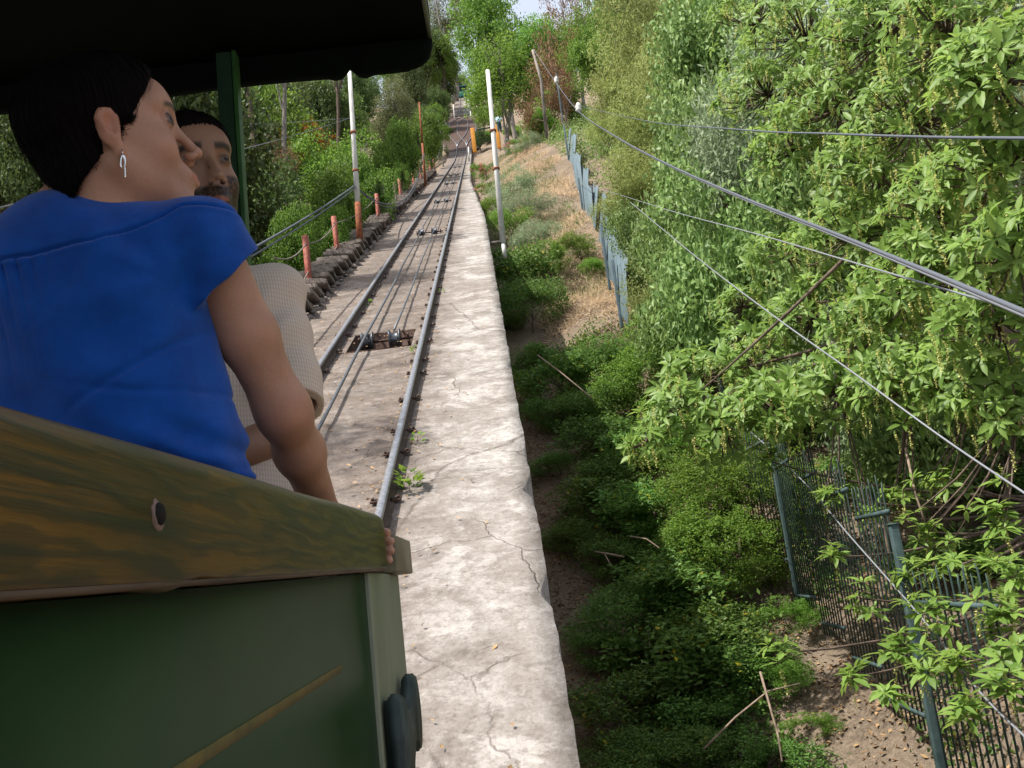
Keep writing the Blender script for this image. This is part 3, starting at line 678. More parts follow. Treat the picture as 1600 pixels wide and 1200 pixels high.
def plant_px(key, px, py, Y, Rpx, label, group=None, v=None, **kw):
    if px > 760 and key in ('shade', 'small', 'silver', 'bright') and py > 60:
        # settle the shrub where this line of sight meets the slope
        for Yt in np.linspace(Y*.8, Y*1.75, 60):
            c_ = at(px, py, Yt)
            if c_[2] < float(ground_z(c_[0], c_[1])[0])+((1.25 if py < 530 else .95) if key != 'small' or px < 960 else 1.5)*Rpx/F*Yt: break
        Y = Yt; kw['low'] = 1.7 if key != 'small' else 2.3
        if key == 'small' and px > 960: Rpx *= 1.4
        if py < 530 and px < 960: Rpx *= 1.35; kw['low'] = 2.2
        if key == 'shade' and py > 530: Rpx *= 1.35
    "crown centre seen at the given photograph pixel, Y metres up the line, Rpx apparent radius"
    c_ = at(px, py, Y); R = Rpx/F*Y*(1.3 if px > 880 else 1.12); zg = float(ground_z(c_[0], c_[1])[0])
    return plant(key, c_[0], c_[1], R, max(c_[2]-zg, .35*R), label, group, v, **kw)

for s_ in (1, 2): proto('dark', 'evergreen_tree', 'tree', 3.0, 3.2, 4.6, 17, 26000, .17, .085, 'dark', 20+s_, r0=.17, gapt=-.5)
for s_ in (1, 2): proto('grey', 'olive_green_tree', 'tree', 3.0, 2.8, 4.4, 18, 26000, .17, .065, 'grey', 30+s_, r0=.15, bark='bark_grey', droop=.2)
for s_ in (1, 2): proto('bright', 'leafy_shrub', 'shrub', 1.6, 1.5, 1.7, 13, 17000, .10, .058, 'bright', 40+s_, r0=.05, trunk_name='stem')
proto('tallbright', 'young_green_tree', 'tree', 3.0, 3.4, 5.0, 18, 26000, .16, .085, 'bright', 51, r0=.14, bark='bark_grey', gapt=-.2)
proto('tallbright', 'young_green_tree', 'tree', 3.0, 3.4, 5.0, 17, 26000, .15, .08, 'bright', 52, r0=.12, bark='bark', gapt=-.1)
for s_ in (1, 2): proto('yellow', 'willowy_shrub', 'shrub', 1.8, 1.9, 2.1, 14, 22000, .13, .034, 'yellow', 60+s_, r0=.05, bark='twig', trunk_name='stem', droop=.5, gapt=-.15)
for s_, (n_, lg_, lw_, lm_) in enumerate([(22000, .085, .050, 'gloss'), (13000, .135, .060, 'gloss'), (20000, .10, .030, 'silver'), (15000, .11, .062, 'gloss')]):
    proto('gloss', 'leafy_bank_bush', 'shrub', 1.6, 1.5, 1.8, 17, n_, lg_, lw_, lm_, 70+s_, r0=.05, trunk_name='stem', rr=(.22, .52), gapt=-.2)
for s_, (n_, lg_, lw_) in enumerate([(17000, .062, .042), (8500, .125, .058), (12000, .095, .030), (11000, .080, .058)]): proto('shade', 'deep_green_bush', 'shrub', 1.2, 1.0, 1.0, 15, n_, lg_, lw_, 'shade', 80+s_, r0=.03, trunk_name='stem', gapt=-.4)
for s_ in (1, 2): proto('small', 'small_leaved_bush', 'shrub', 1.2, 1.1, 1.2, 14, 24000, .050, .032, 'bright', 90+s_, r0=.03, trunk_name='stem')
proto('silver', 'silvery_shrub', 'shrub', 1.2, 1.1, 1.1, 12, 10000, .10, .022, 'silver', 101, r0=.03, trunk_name='stem', bark='twig', up=.8)
proto('brown', 'dead_leaved_tree', 'tree', 3.0, 3.0, 4.8, 15, 10000, .18, .07, 'brown', 111, r0=.16, bark='bark_grey', gapt=.05)
proto('brownbush', 'withered_shrub', 'shrub', 1.5, 1.3, 1.5, 11, 7000, .10, .035, 'brown', 112, r0=.05, bark='twig', trunk_name='stem', gapt=0)
proto('orange', 'orange_leaved_shrub', 'shrub', 1.2, 1.3, 1.6, 9, 4500, .13, .07, 'orange', 121, r0=.04, trunk_name='stem', gapt=0.)
proto('tall', 'tall_wispy_tree', 'tree', 3.2, 5.0, 10.5, 16, 16000, .34, .055, 'grey', 131, r0=.24, bark='bark_grey', droop=1.2, gapt=.0, rr=(.22, .36))
proto('conifer', 'dark_conifer', 'tree', 2.2, 5.0, 6.5, 22, 15000, .26, .07, 'dark', 141, r0=.2, rr=(.3, .5), droop=.4)
# a flowering bush: leaves and pink blossom
_t = thing('flowering_bush', None, 'shrub'); _r = np.random.default_rng(5); _b = rand_blobs(_r, 10, 1.1, .9, 1.0)
link('foliage', crown_mesh('foliage', _b, 7000, .08, .04, 5), L['bright'], _t)
P_, d_, k_ = blob_points(_b, 420, _r, shell=.5, gapf=3., gapt=.1); P_ = np.repeat(P_+d_*.06, 4, 0); P_ = P_+_r.normal(size=P_.shape)*.03
_V, _T, _tt = leafset(P_, _r.normal(size=P_.shape), _r.normal(size=P_.shape), .085, .07, .15, _r.random(len(P_))); link('blossom', mesh_np('blossom', _V, _T, False, _tt), L['pink'], _t)
woody(1, 1, _b, .03, 3).build('stem', M['bark'], _t, True); PROTO['pink'] = [[_t, 1.1, 1.0, False]]

# ================================================================== the wooded slope on the left
GL = 'trees on the wooded slope left of the track'
kinds = {'dark': 'dense dark evergreen tree in the wooded slope left of the track', 'grey': 'dusty olive-green tree in the wooded slope left of the track',
         'tallbright': 'lighter green tree among the dark ones on the slope left of the track'}
pts_ = []
r_ = random.Random(3)
for Y, x0, x1, step in [(17, -13, -7.5, 3.4), (21.5, -17, -7, 3.7), (27, -24, -6.6, 4.), (33, -30, -6.5, 4.4), (41, -34, -6.2, 4.8), (50, -36, -7, 5.2), (61, -34, -7, 5.4), (74, -32, -7, 5.6), (90, -30, -7.5, 6), (108, -30, -8, 6.2), (128, -26, -7, 6.4), (150, -24, -6, 6.4)]:
    x = x1
    while x > x0:
        pts_.append((x+r_.uniform(-.8, .8), Y+r_.uniform(-2, 2)*min(1, Y/40))); x -= step*r_.uniform(.85, 1.2)
for i, (x, y) in enumerate(pts_):
    q = mnoise.noise((x*.11, y*.08, 4)); key = 'dark' if q < .02 else ('grey' if q < .26 else 'tallbright')
    if y < 24: key = 'dark'
    R = r_.uniform(2.9, 4.3)*(1 if y > 24 else .85); hz = R*r_.uniform(1.7, 2.5)
    if x > -9.5 and y > 24: R *= .62; hz *= .45
    zone = 'nearest to the carriage' if y < 26 else ('behind the white and rusty poles' if y < 56 else 'in the distance below the skyline')
    plant(key, x, y, R, hz, kinds[key].replace(' in the wooded slope left of the track', '').replace(' among the dark ones on the slope left of the track', '')+' on the left slope, '+zone, 'left slope trees, %s, %s' % (key.replace('tallbright', 'light').replace('grey', 'olive'), zone))
for (x, y, R, zc, v, lb) in [(-6.7, 5.4, 1.5, 12.6, 0, 'tall light tree reaching over the line nearest the carriage'), (-6.3, 14.5, 1.5, 11.6, 1, 'second tall light tree whose crown shades the track'), (-7.8, 19.5, 2.0, 14, 0, 'third tall light tree shading the track beside the stairs'),
        (-6.9, 27, 1.9, 13, 1, 'fourth tall light tree shading the track near the white poles'), (-7.6, 36, 2.1, 13.5, 0, 'fifth tall light tree shading the track beyond the white poles'), (-7.2, 48, 2.2, 13, 1, 'sixth tall light tree shading the distant track')]:
    plant('tallbright', x, y, R, zc, lb, None, v)
for (px, py, Y, Rp, key, lb) in [
    (490, 215, 42, 34, 'orange', 'orange-leaved shrub glowing in the middle of the left slope'), (452, 222, 42, 20, 'orange', 'smaller patch of orange leaves left of the orange shrub'),
    (440, 262, 34, 38, 'brownbush', 'withered pinkish brown bush below the orange shrub'), (612, 172, 56, 40, 'grey', 'olive tree behind the thin rusty pole'), (690, 95, 120, 40, 'tallbright', 'green tree filling the corridor left of the distant car'),
     (676, 225, 70, 22, 'bright', 'green shrub at the left edge below the passing loop'), (668, 195, 90, 26, 'dark', 'dark bush left of the passing loop'), (695, 205, 104, 14, 'dark', 'dark bush touching the left kerb of the loop'), (748, 215, 92, 16, 'dark', 'dark bush right of the passing loop'), (762, 213, 84, 12, 'bright', 'green shrub between the orange posts'), (800, 205, 84, 14, 'bright', 'green shrub behind the right orange post'),
    (575, 300, 27, 44, 'bright', 'fresh green shrub directly behind the tall white pole on the left'), (505, 335, 23, 56, 'bright', 'fresh green shrub behind the second red fence post'),
    (450, 395, 18, 50, 'bright', 'fresh green shrub behind the nearest red fence post'), (610, 240, 38, 44, 'bright', 'light green shrub beside the rope fence, right of the white pole'), (520, 385, 20.5, 40, 'bright', 'low green shrub left of the foot of the left white pole'),
    (655, 212, 52, 34, 'bright', 'light green shrub behind the leaning rusty pole'), (625, 270, 36, 16, 'bright', 'green weeds growing behind the left fence posts'), (594, 312, 27, 20, 'silver', 'pale flowering weeds between the third and fourth fence posts'),
    (683, 200, 74, 26, 'tallbright', 'light green tree beside the first distant white pole'), (680, 165, 105, 28, 'dark', 'dark bushy tree left of the steep straight'), (670, 85, 130, 40, 'conifer', 'dark conifer on the skyline beside the roof corner'),
    (690, 112, 125, 30, 'conifer', 'lower dark conifer left of the patch of sky'), (652, 60, 120, 44, 'conifer', 'dark conifer half hidden by the roof corner'), (648, 140, 92, 34, 'dark', 'dark evergreen under the skyline conifers'), 
    (640, 90, 110, 40, 'dark', 'dark evergreen just under the roof edge'), (695, 22, 150, 60, 'tall', 'tall drooping grey-green tree rising against the sky by the roof'), (735, -10, 160, 50, 'tall', 'second tall wispy tree topping the patch of sky'),
    (10, 240, 10, 110, 'dark', 'dark evergreen seen behind the woman at the far left'), (15, 180, 14, 80, 'grey', 'sunlit olive tree behind the back of the woman’s head'.replace('’s', "'s"))]:
    plant_px(key, px, py, Y, Rp, lb)

# ================================================================== right side of the line, far to near
for (px, py, Y, Rp, key, lb) in [
    (692, 150, 140, 17, 'dark', 'dark bush left of the distant green car'), (748, 155, 140, 17, 'dark', 'dark bush right of the distant green car'), (720, 128, 166, 26, 'tallbright', 'light tree closing the line behind the distant car'),
    (790, 130, 60, 88, 'tallbright', 'large light green tree beside the right white pole'), (765, 120, 84, 40, 'tallbright', 'light green tree edging the patch of sky'), (775, 50, 74, 74, 'tallbright', 'upper light green tree over the line, against the sky'),
    (756, 185, 100, 20, 'tallbright', 'small light tree behind the orange gate posts'), (845, 85, 60, 60, 'tallbright', 'green tree between the light tree and the brown one'),
    (875, 30, 68, 60, 'brown', 'reddish brown dying tree on the skyline'), (940, 0, 70, 45, 'brown', 'second brown tree further right on the skyline'), (905, 70, 60, 50, 'tallbright', 'green tree in front of the second brown tree'), (960, 20, 62, 50, 'tallbright', 'green tree on the skyline right of the brown trees'), (850, 165, 50, 50, 'brownbush', 'dark tangled dead bush under the brown tree'), (872, 110, 50, 56, 'brownbush', 'leafless brown thicket around the leaning trunk'),
    (925, 92, 44, 50, 'tallbright', 'bright green sapling crown right of the brown thicket'), (968, 60, 44, 46, 'tallbright', 'bright sapling near the top centre right'), (845, 195, 47, 28, 'bright', 'vivid green bush at the top of the dry bank'), (885, 170, 40, 36, 'bright', 'vivid green bush at the upper end of the sheet fence'),
    (822, 225, 52, 20, 'silver', 'grey-green bush above the dry bank'), (1005, 25, 50, 70, 'grey', 'olive tree at the top edge right of the brown trees'), (1050, -10, 40, 70, 'grey', 'olive tree cut by the top edge'),
    (965, 150, 36, 48, 'yellow', 'yellow-green willowy shrub above the sheet fence'), (1005, 105, 34, 62, 'yellow', 'yellow-green willowy shrub high on the right bank'), (1060, 60, 30, 70, 'yellow', 'yellow-green shrub near the top, left of the big broad-leaved tree'),
    (1000, 215, 29, 58, 'yellow', 'yellow-green shrub under the uppermost level wire'), (950, 200, 37, 34, 'yellow', 'small yellow-green shrub touching the sheet fence'), (1075, 155, 25, 64, 'yellow', 'yellow-green shrub in the middle of the right bank'),
    (1010, 300, 24, 52, 'yellow', 'yellow-green shrub at the fork of the thin wires'), (985, 265, 30, 34, 'yellow', 'yellow shrub leaning over the sheet fence'), (1120, 110, 22, 70, 'gloss', 'glossy bush left of the big tree crown'), (1160, 30, 24, 90, 'tallbright', 'green tree at the top behind the big tree crown'),
    (1120, 235, 19, 80, 'gloss', 'glossy dark bush between the level wire and the thick cable'), (1200, 290, 16, 86, 'gloss', 'large glossy bush crossed by the thick cable'), (1105, 330, 18, 70, 'gloss', 'glossy bush just below the thick cable'),
    (1065, 400, 19, 52, 'gloss', 'glossy bush right of the tilted fence sheets'), (1150, 400, 15, 80, 'gloss', 'big silvery-lit glossy bush in the middle of the right bank'), (1070, 465, 16.5, 54, 'gloss', 'glossy bush low beside the dry path'), (1230, 180, 18, 90, 'gloss', 'dark glossy bush inside the shade of the big tree'),
    (1300, 340, 14.5, 90, 'gloss', 'glossy bush behind the hanging flower spikes'), (1330, 480, 13, 90, 'gloss', 'glossy bush deep in the right bank'), (1100, 500, 14, 66, 'small', 'small-leaved bush above the shaded hollow'),
    (1040, 570, 13.5, 56, 'small', 'small-leaved bush at the left tip of the big tree branches'), (1110, 740, 11.6, 66, 'small', 'sunlit small-leaved bush climbing the slope below the branches'), (1150, 830, 10.6, 66, 'small', 'sunlit small-leaved bush left of the first railing post'),
    (1060, 670, 12.4, 50, 'small', 'sunlit small-leaved bush at the edge of the viaduct shade'), (1165, 900, 9.9, 44, 'small', 'lowest sunlit small-leaved bush beside the bare earth'), (1190, 680, 12.6, 56, 'small', 'small-leaved bush behind the top of the first railing post'), (1190, 770, 12.8, 60, 'small', 'sunlit creeper-like bush just left of the first railing post'), (1225, 950, 9.8, 30, 'small', 'low sunlit weeds at the foot of the first railing post'), (1205, 1045, 9, 34, 'small', 'low sunlit weeds above the dry upright branch'), (1260, 1120, 8.2, 26, 'small', 'sparse weeds on the bare earth near the bottom'),
    (1040, 500, 17.5, 40, 'yellow', 'yellow-green shrub at the lower end of the sheet fence'), (1010, 390, 21, 38, 'gloss', 'green bush directly behind the middle of the sheet fence'), (985, 330, 25, 34, 'yellow', 'pale shrub hanging over the upper middle sheets'), (1340, 600, 11.5, 70, 'gloss', 'dark bush in the gap under the big tree limbs'), (1250, 600, 12, 60, 'small', 'green bush under the left limbs of the big tree'), (1430, 640, 11, 80, 'gloss', 'dark bush under the right limbs of the big tree'),
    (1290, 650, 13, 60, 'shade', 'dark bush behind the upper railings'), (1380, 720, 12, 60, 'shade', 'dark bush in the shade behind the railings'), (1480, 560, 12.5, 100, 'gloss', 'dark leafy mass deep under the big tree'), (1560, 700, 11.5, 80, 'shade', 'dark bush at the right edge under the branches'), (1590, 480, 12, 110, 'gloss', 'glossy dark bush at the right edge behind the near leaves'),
    (1480, 280, 14, 120, 'gloss', 'dark glossy mass behind the upper right branches'), (1400, 130, 16, 120, 'gloss', 'dark glossy mass at the top right'), (1560, 80, 14, 110, 'gloss', 'dark glossy mass in the top right corner'),
    (1490, 860, 11, 60, 'shade', 'dark bush above the leaf litter behind the railings')]:
    plant_px(key, px, py, Y, Rp, lb)
for (px, py, Y, Rp, key, lb) in [   # beside the slab
    (750, 320, 33, 12, 'bright', 'green weeds spilling over the right slab edge far up'), (758, 262, 47, 24, 'pink', 'pink flowering bush at the slab edge'), (752, 292, 39, 16, 'pink', 'lowest pink flowering bush beside the slab'), (806, 226, 50, 22, 'pink', 'pink flowering bush behind the right white pole'), (742, 262, 56, 12, 'pink', 'small pink bush beside the stubby white post'),
    (800, 300, 34, 34, 'silver', 'feathery silver-green shrub behind the right white pole'), (822, 328, 29, 36, 'silver', 'feathery silver-green shrub on the dry bank'), (795, 345, 27, 30, 'small', 'green bush filling the gap beside the slab'), (838, 372, 25, 34, 'silver', 'lowest silvery shrub on the bank'),
    (775, 322, 32, 22, 'small', 'green bush overhanging the narrow part of the slab'), (845, 405, 22, 34, 'small', 'light green bush by the lower path'), (905, 385, 23.5, 26, 'small', 'vivid green fern-like bush against the leaning sheets'), (812, 425, 20.5, 48, 'shade', 'dark leafy bush under the bracket of the white pole'),
    (828, 470, 18.5, 46, 'shade', 'dark leafy bush sunk beside the slab edge'), (800, 500, 17, 24, 'shade', 'dark leafy clump against the viaduct wall'), (925, 420, 21.5, 20, 'small', 'green weeds at the lower end of the sheets')]:
    plant_px(key, px, py, Y, Rp, lb)
GS = 'shaded bushes in the hollow below the viaduct'
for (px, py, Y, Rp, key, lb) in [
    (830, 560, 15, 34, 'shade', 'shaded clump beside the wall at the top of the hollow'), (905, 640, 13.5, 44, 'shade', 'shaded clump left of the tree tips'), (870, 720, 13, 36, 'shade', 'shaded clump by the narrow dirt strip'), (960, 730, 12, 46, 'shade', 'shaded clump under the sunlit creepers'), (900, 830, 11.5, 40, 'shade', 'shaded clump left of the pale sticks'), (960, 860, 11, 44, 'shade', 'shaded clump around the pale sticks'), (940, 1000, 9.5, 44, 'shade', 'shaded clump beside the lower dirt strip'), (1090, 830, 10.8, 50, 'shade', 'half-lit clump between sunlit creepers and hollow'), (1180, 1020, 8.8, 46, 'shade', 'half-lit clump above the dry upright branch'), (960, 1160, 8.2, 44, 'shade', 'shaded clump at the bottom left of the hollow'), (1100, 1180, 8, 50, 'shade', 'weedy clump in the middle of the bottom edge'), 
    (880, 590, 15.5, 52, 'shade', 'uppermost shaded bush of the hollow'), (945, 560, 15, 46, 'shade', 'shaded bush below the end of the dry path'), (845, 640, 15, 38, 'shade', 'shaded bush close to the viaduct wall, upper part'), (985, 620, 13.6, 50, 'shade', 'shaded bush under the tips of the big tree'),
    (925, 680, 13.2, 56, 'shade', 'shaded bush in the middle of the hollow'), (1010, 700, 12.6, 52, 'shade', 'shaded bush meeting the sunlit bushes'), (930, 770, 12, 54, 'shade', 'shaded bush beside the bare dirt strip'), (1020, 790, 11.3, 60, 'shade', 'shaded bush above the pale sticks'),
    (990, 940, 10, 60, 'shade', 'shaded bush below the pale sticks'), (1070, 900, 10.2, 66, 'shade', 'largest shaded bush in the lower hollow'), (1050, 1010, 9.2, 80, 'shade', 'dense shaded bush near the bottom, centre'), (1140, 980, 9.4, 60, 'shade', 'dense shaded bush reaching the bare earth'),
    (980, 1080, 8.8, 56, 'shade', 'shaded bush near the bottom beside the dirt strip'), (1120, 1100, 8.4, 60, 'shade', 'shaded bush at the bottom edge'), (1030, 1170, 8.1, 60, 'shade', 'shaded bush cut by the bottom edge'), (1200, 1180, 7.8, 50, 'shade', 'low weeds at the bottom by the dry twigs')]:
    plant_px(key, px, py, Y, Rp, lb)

# the leaning trunk that carries the cables
t = thing('leaning_trunk', 'leaning bare trunk under the upper end of the thick cable', 'pole', None, at(848, 175, 47)); d = at(832, 78, 47)-at(848, 175, 47)
MB().tube([d*-.4, d*.5+[.2, 0, 0], d], [.10, .08, .06], 9).build('trunk', M['bark_grey'], t, True)

# ================================================================== big broad-leaved tree with hanging catkins
def rosettes(P, A, size, rng, per=9):
    "whorls of pointed leaves; P positions, A axes"
    n = len(P); u = unit(np.cross(A, rng.normal(size=(n, 3)))); v = np.cross(A, u); Vs = []; Fq = []; Ft = []; Ts = []
    off = 0
    for k in range(per):
        th = 2*math.pi*(k*.618)+rng.normal(size=n)*.25; tilt = np.where(k < 3, .75, .18)+rng.normal(size=n)*.22
        D = unit(np.cos(th)[:, None]*u+np.sin(th)[:, None]*v+A*tilt[:, None]); D = unit(D+np.array([0, 0, -.10]))
        Sd = unit(np.cross(D, A)); Nn = np.cross(Sd, D); Lg = (size*rng.uniform(.7, 1.15, n)*(.7 if k < 3 else 1))[:, None]; W = Lg*rng.uniform(.30, .40, n)[:, None]
        B = P+D*Lg*.12; cv = rng.uniform(.05, .32, n)[:, None]*Lg
        def pt(f, s, lift): return B+D*Lg*f*.95-Nn*cv*f*f+Sd*W*s+Nn*W*lift
        vs = [pt(0, 0, 0), pt(.36, 0, 0), pt(.70, 0, 0), pt(1.02, 0, 0), pt(.33, .46, .16), pt(.33, -.46, .16), pt(.68, .40, .13), pt(.68, -.40, .13)]
        V = np.stack(vs, 1).reshape(-1, 3); b = np.arange(n)*8+off
        Ft += [np.stack([b, b+1, b+4], -1), np.stack([b, b+5, b+1], -1), np.stack([b+6, b+2, b+3], -1), np.stack([b+2, b+7, b+3], -1)]
        Fq += [np.stack([b+4, b+1, b+2, b+6], -1), np.stack([b+1, b+5, b+7, b+2], -1)]
        Vs.append(V); off += n*8; Ts.append(np.repeat(np.clip(rng.random(n)*.6+(.4 if k < 3 else .1), 0, 1), 8))
    return np.concatenate(Vs), [np.concatenate(Fq), np.concatenate(Ft)], np.concatenate(Ts)
def catkins(P, rng, n_l=26, Lg=.17):
    n = len(P); Vs = []; Ts = []; Fs = []; off = 0
    bend = rng.normal(size=(n, 3))*.12; bend[:, 2] = 0
    for k in range(n_l):
        f = k/n_l; c_ = P+np.array([0, 0, -1])*(f*Lg*rng.uniform(.98, 1.02, n))[:, None]+bend*(f*Lg)
        d = unit(rng.normal(size=(n, 3))*np.array([1, 1, .35])); V, T, tt = leafset(c_, d, rng.normal(size=(n, 3)), 0.022*(1-.45*f), .018, .2, rng.random(n))
        Vs.append(V); Fs.append(T+off); Ts.append(tt); off += len(V)
    return np.concatenate(Vs), np.concatenate(Fs), np.concatenate(Ts)
bt = thing('broadleaf_tree', 'big broad-leaved tree with pale hanging flower spikes filling the upper right', 'tree')
rgb_ = np.random.default_rng(77)
BL = [(1560, 130, 6.2, 110), (1480, 60, 7.6, 110), (1380, 60, 9.5, 120), (1260, 60, 11.5, 110), (1180, 40, 13, 80), (1200, 150, 12.2, 90), (1310, 170, 10.5, 110), (1430, 190, 8.6, 110), (1560, 260, 6.6, 100),
      (1240, 235, 11.4, 80), (1370, 270, 9.6, 100), (1480, 330, 8.0, 100), (1590, 380, 6.4, 90), (1330, 370, 9.8, 90), (1440, 440, 8.2, 100), (1560, 500, 7.0, 100), (1370, 520, 9.2, 90), (1270, 500, 10.2, 80),
      (1180, 560, 10.4, 66), (1090, 590, 10.2, 60), (1060, 640, 9.8, 56), (1130, 670, 9.6, 62), (1210, 640, 9.4, 70), (1310, 610, 8.9, 80), (1420, 600, 8.2, 90), (1520, 610, 7.6, 90), (1590, 640, 7.2, 70), (1010, 690, 9.7, 34), (1230, 400, 11, 66), (1160, 480, 11.4, 50)]
Ps, As, Ss = [], [], []; Cs = []
for (px, py, Y, Rp) in BL:
    c_ = at(px, py, Y); R = Rp/F*Y*1.05; n = int(52*(Rp/80)**1.6*(1.25 if Y < 8 else 1.6)); d = unit(rgb_.normal(size=(n, 3))*[1, 1, .8]+[-.25, -.35, .35])
    P = c_+d*R*(1-.55*rgb_.random(n)[:, None]**1.5)*[1, 1.1, .85]; Ps.append(P); As.append(unit(d*.55+np.array([-.32, -.55, .62])+rgb_.normal(size=(n, 3))*.42)); Ss.append(np.full(n, .15)*rgb_.uniform(.5, 1.25, n))
    m = int(n*.6); q = rgb_.integers(0, n, m); Cs.append(P[q]+rgb_.normal(size=(m, 3))*.07-[0, 0, .04])
# stray leafy twigs low in front of the railings
TW = [(1222, 1020, 7.0, 26, 4), (1345, 935, 7.6, 28, 5), (1385, 1080, 6.7, 26, 5), (1330, 1060, 6.9, 22, 4), (1450, 950, 6.7, 40, 9), (1400, 1010, 6.8, 34, 7), (1500, 1040, 6.2, 40, 8), (1560, 960, 6.0, 50, 12), (1560, 800, 7.0, 60, 14), (1450, 830, 7.6, 50, 10), (1585, 1020, 5.8, 36, 7), (1480, 740, 8, 60, 12), (1400, 770, 8.6, 40, 7), (1200, 720, 9.4, 34, 6), (1590, 900, 6.3, 40, 8), (1480, 890, 7.0, 36, 8), (1420, 900, 7.4, 30, 6), (1510, 1110, 6.0, 30, 6), (1440, 1040, 6.6, 30, 7), (1575, 1080, 5.6, 34, 7), (1300, 870, 8.4, 30, 5), (1350, 800, 8.8, 36, 6), (1290, 770, 9, 30, 5), (1540, 880, 6.8, 40, 8)]
for (px, py, Y, Rp, n) in TW:
    c_ = at(px, py, Y); R = Rp/F*Y; d = unit(rgb_.normal(size=(n, 3))); P = c_+d*R*rgb_.random((n, 1)); Ps.append(P); As.append(unit(d*.3+np.array([-.1, -.1, .9])+rgb_.normal(size=(n, 3))*.2)); Ss.append(np.full(n, .14)*rgb_.uniform(.8, 1.1, n))
    m = max(1, n//3); Cs.append(P[:m]-[0, 0, .05])
Ps, As, Ss, Cs = np.concatenate(Ps), np.concatenate(As), np.concatenate(Ss), np.concatenate(Cs)
V_, Fc, tt_ = rosettes(Ps, As, Ss, rgb_); o = link('crown', mesh_np('crown', V_, Fc, False, tt_), L['broad'], bt)
V_, T_, tt_ = catkins(Cs, rgb_); o = link('flower_spikes', mesh_np('flower_spikes', V_, T_, False, tt_), L['catkin'], bt); o['kind'] = 'stuff'
foot = np.array([5.2, 8.8, float(ground_z(5.2, 8.8)[0])-.2]); k1_ = at(1520, 420, 9.6); k2_ = at(1490, 40, 10.2); mb = MB()
tr = [foot, foot*.6+k1_*.4+[.15, 0, 0], k1_, k1_*.5+k2_*.5+[.1, 0, 0], k2_, k2_+(k2_-k1_)*.5]; mb.tube(tr, [.26, .2, .16, .12, .09, .05], 10); mb.build('trunk', M['bark'], bt, True)
mb = MB()
for i, (px, py, Y, Rp) in enumerate(BL):
    e = at(px, py, Y); s = tr[2] if py > 250 else tr[3]; s = s+rgb_.normal(size=3)*[.1, .1, .45]; mid = s*.45+e*.55+np.array([0, 0, .25 if py < 480 else -.15])
    q = [s*(1-t)**2+2*mid*t*(1-t)+e*t*t for t in np.linspace(0, 1, 8)]; mb.tube(q, [.036*(1-.8*t) for t in np.linspace(0, 1, 8)], 6, False)
for (px, py, Y, Rp, n) in TW:
    e = at(px, py, Y); s = tr[1]*.6+foot*.4 if py > 900 else tr[1]; mid = s*.4+e*.6+np.array([0, 0, -.25])
    q = [s*(1-t)**2+2*mid*t*(1-t)+e*t*t for t in np.linspace(0, 1, 8)]; mb.tube(q, [.022*(1-.7*t) for t in np.linspace(0, 1, 8)], 5, False)
j_ = rgb_.choice(len(Ps), min(len(Ps), 1600), replace=False)
BC = np.array([at(px, py, Y) for px, py, Y, Rp in BL])
for i in j_:
    c_ = BC[np.argmin(((BC-Ps[i])**2).sum(1))]
    if np.linalg.norm(c_-Ps[i]) > 1.2: continue
    mb.tube([c_, c_*.4+Ps[i]*.6-[0, 0, .05], Ps[i]], [.012, .008, .005], 4, False)
mb.build('branches', M['bark'], bt, True)

# ================================================================== ground cover
def scatter(x0, x1, y0, y1, n, keep=None, seed=0):
    r = np.random.default_rng(seed); x = r.uniform(x0, x1, n); y = r.uniform(y0, y1, n)
    if keep is not None: m = keep(x, y, r); x, y = x[m], y[m]
    return np.stack([x, y, ground_z(x, y)], -1), r
def stuff(name, V, T, tt, m, label):
    return tag(link(name, mesh_np(name, V, T, False, tt), m), label, None, None, 'stuff')
# dry straw-like grass on the bank and path
pth = lambda x, y, r: (vnoise(np.stack([x, y, x*0], -1), 1.1, 2)+r.uniform(-.5, .5, len(x)) > -.25)
P, r = scatter(.9, 3.6, 15, 52, 90000, lambda x, y, r: pth(x, y, r) & (x > 1.3+.8*(y < 22)), 1)
m = len(P); D = unit(r.normal(size=(m, 3))*[1, 1, .35]+[0, -.2, .45]); V, T, t = leafset(P, D, r.normal(size=(m, 3)), r.uniform(.10, .34, m), .017, 0, r.random(m)); stuff('dry_grass', V, T, t, L['straw'], 'straw-coloured dry grass on the sunny bank and path beside the sheet fence')
P, r = scatter(.3, 3.3, 24, 60, 26000, lambda x, y, r: vnoise(np.stack([x, y, x*0], -1), .9, 8)+r.uniform(-.5, .5, len(x)) > .0, 2)
m = len(P); D = unit(r.normal(size=(m, 3))*[.8, .8, .3]+[0, 0, .8]); V, T, t = leafset(P, D, r.normal(size=(m, 3)), r.uniform(.1, .3, m), .02, 0, r.random(m)); stuff('green_grass', V, T, t, L['grass'], 'green grass and weeds mixed into the bank right of the slab')
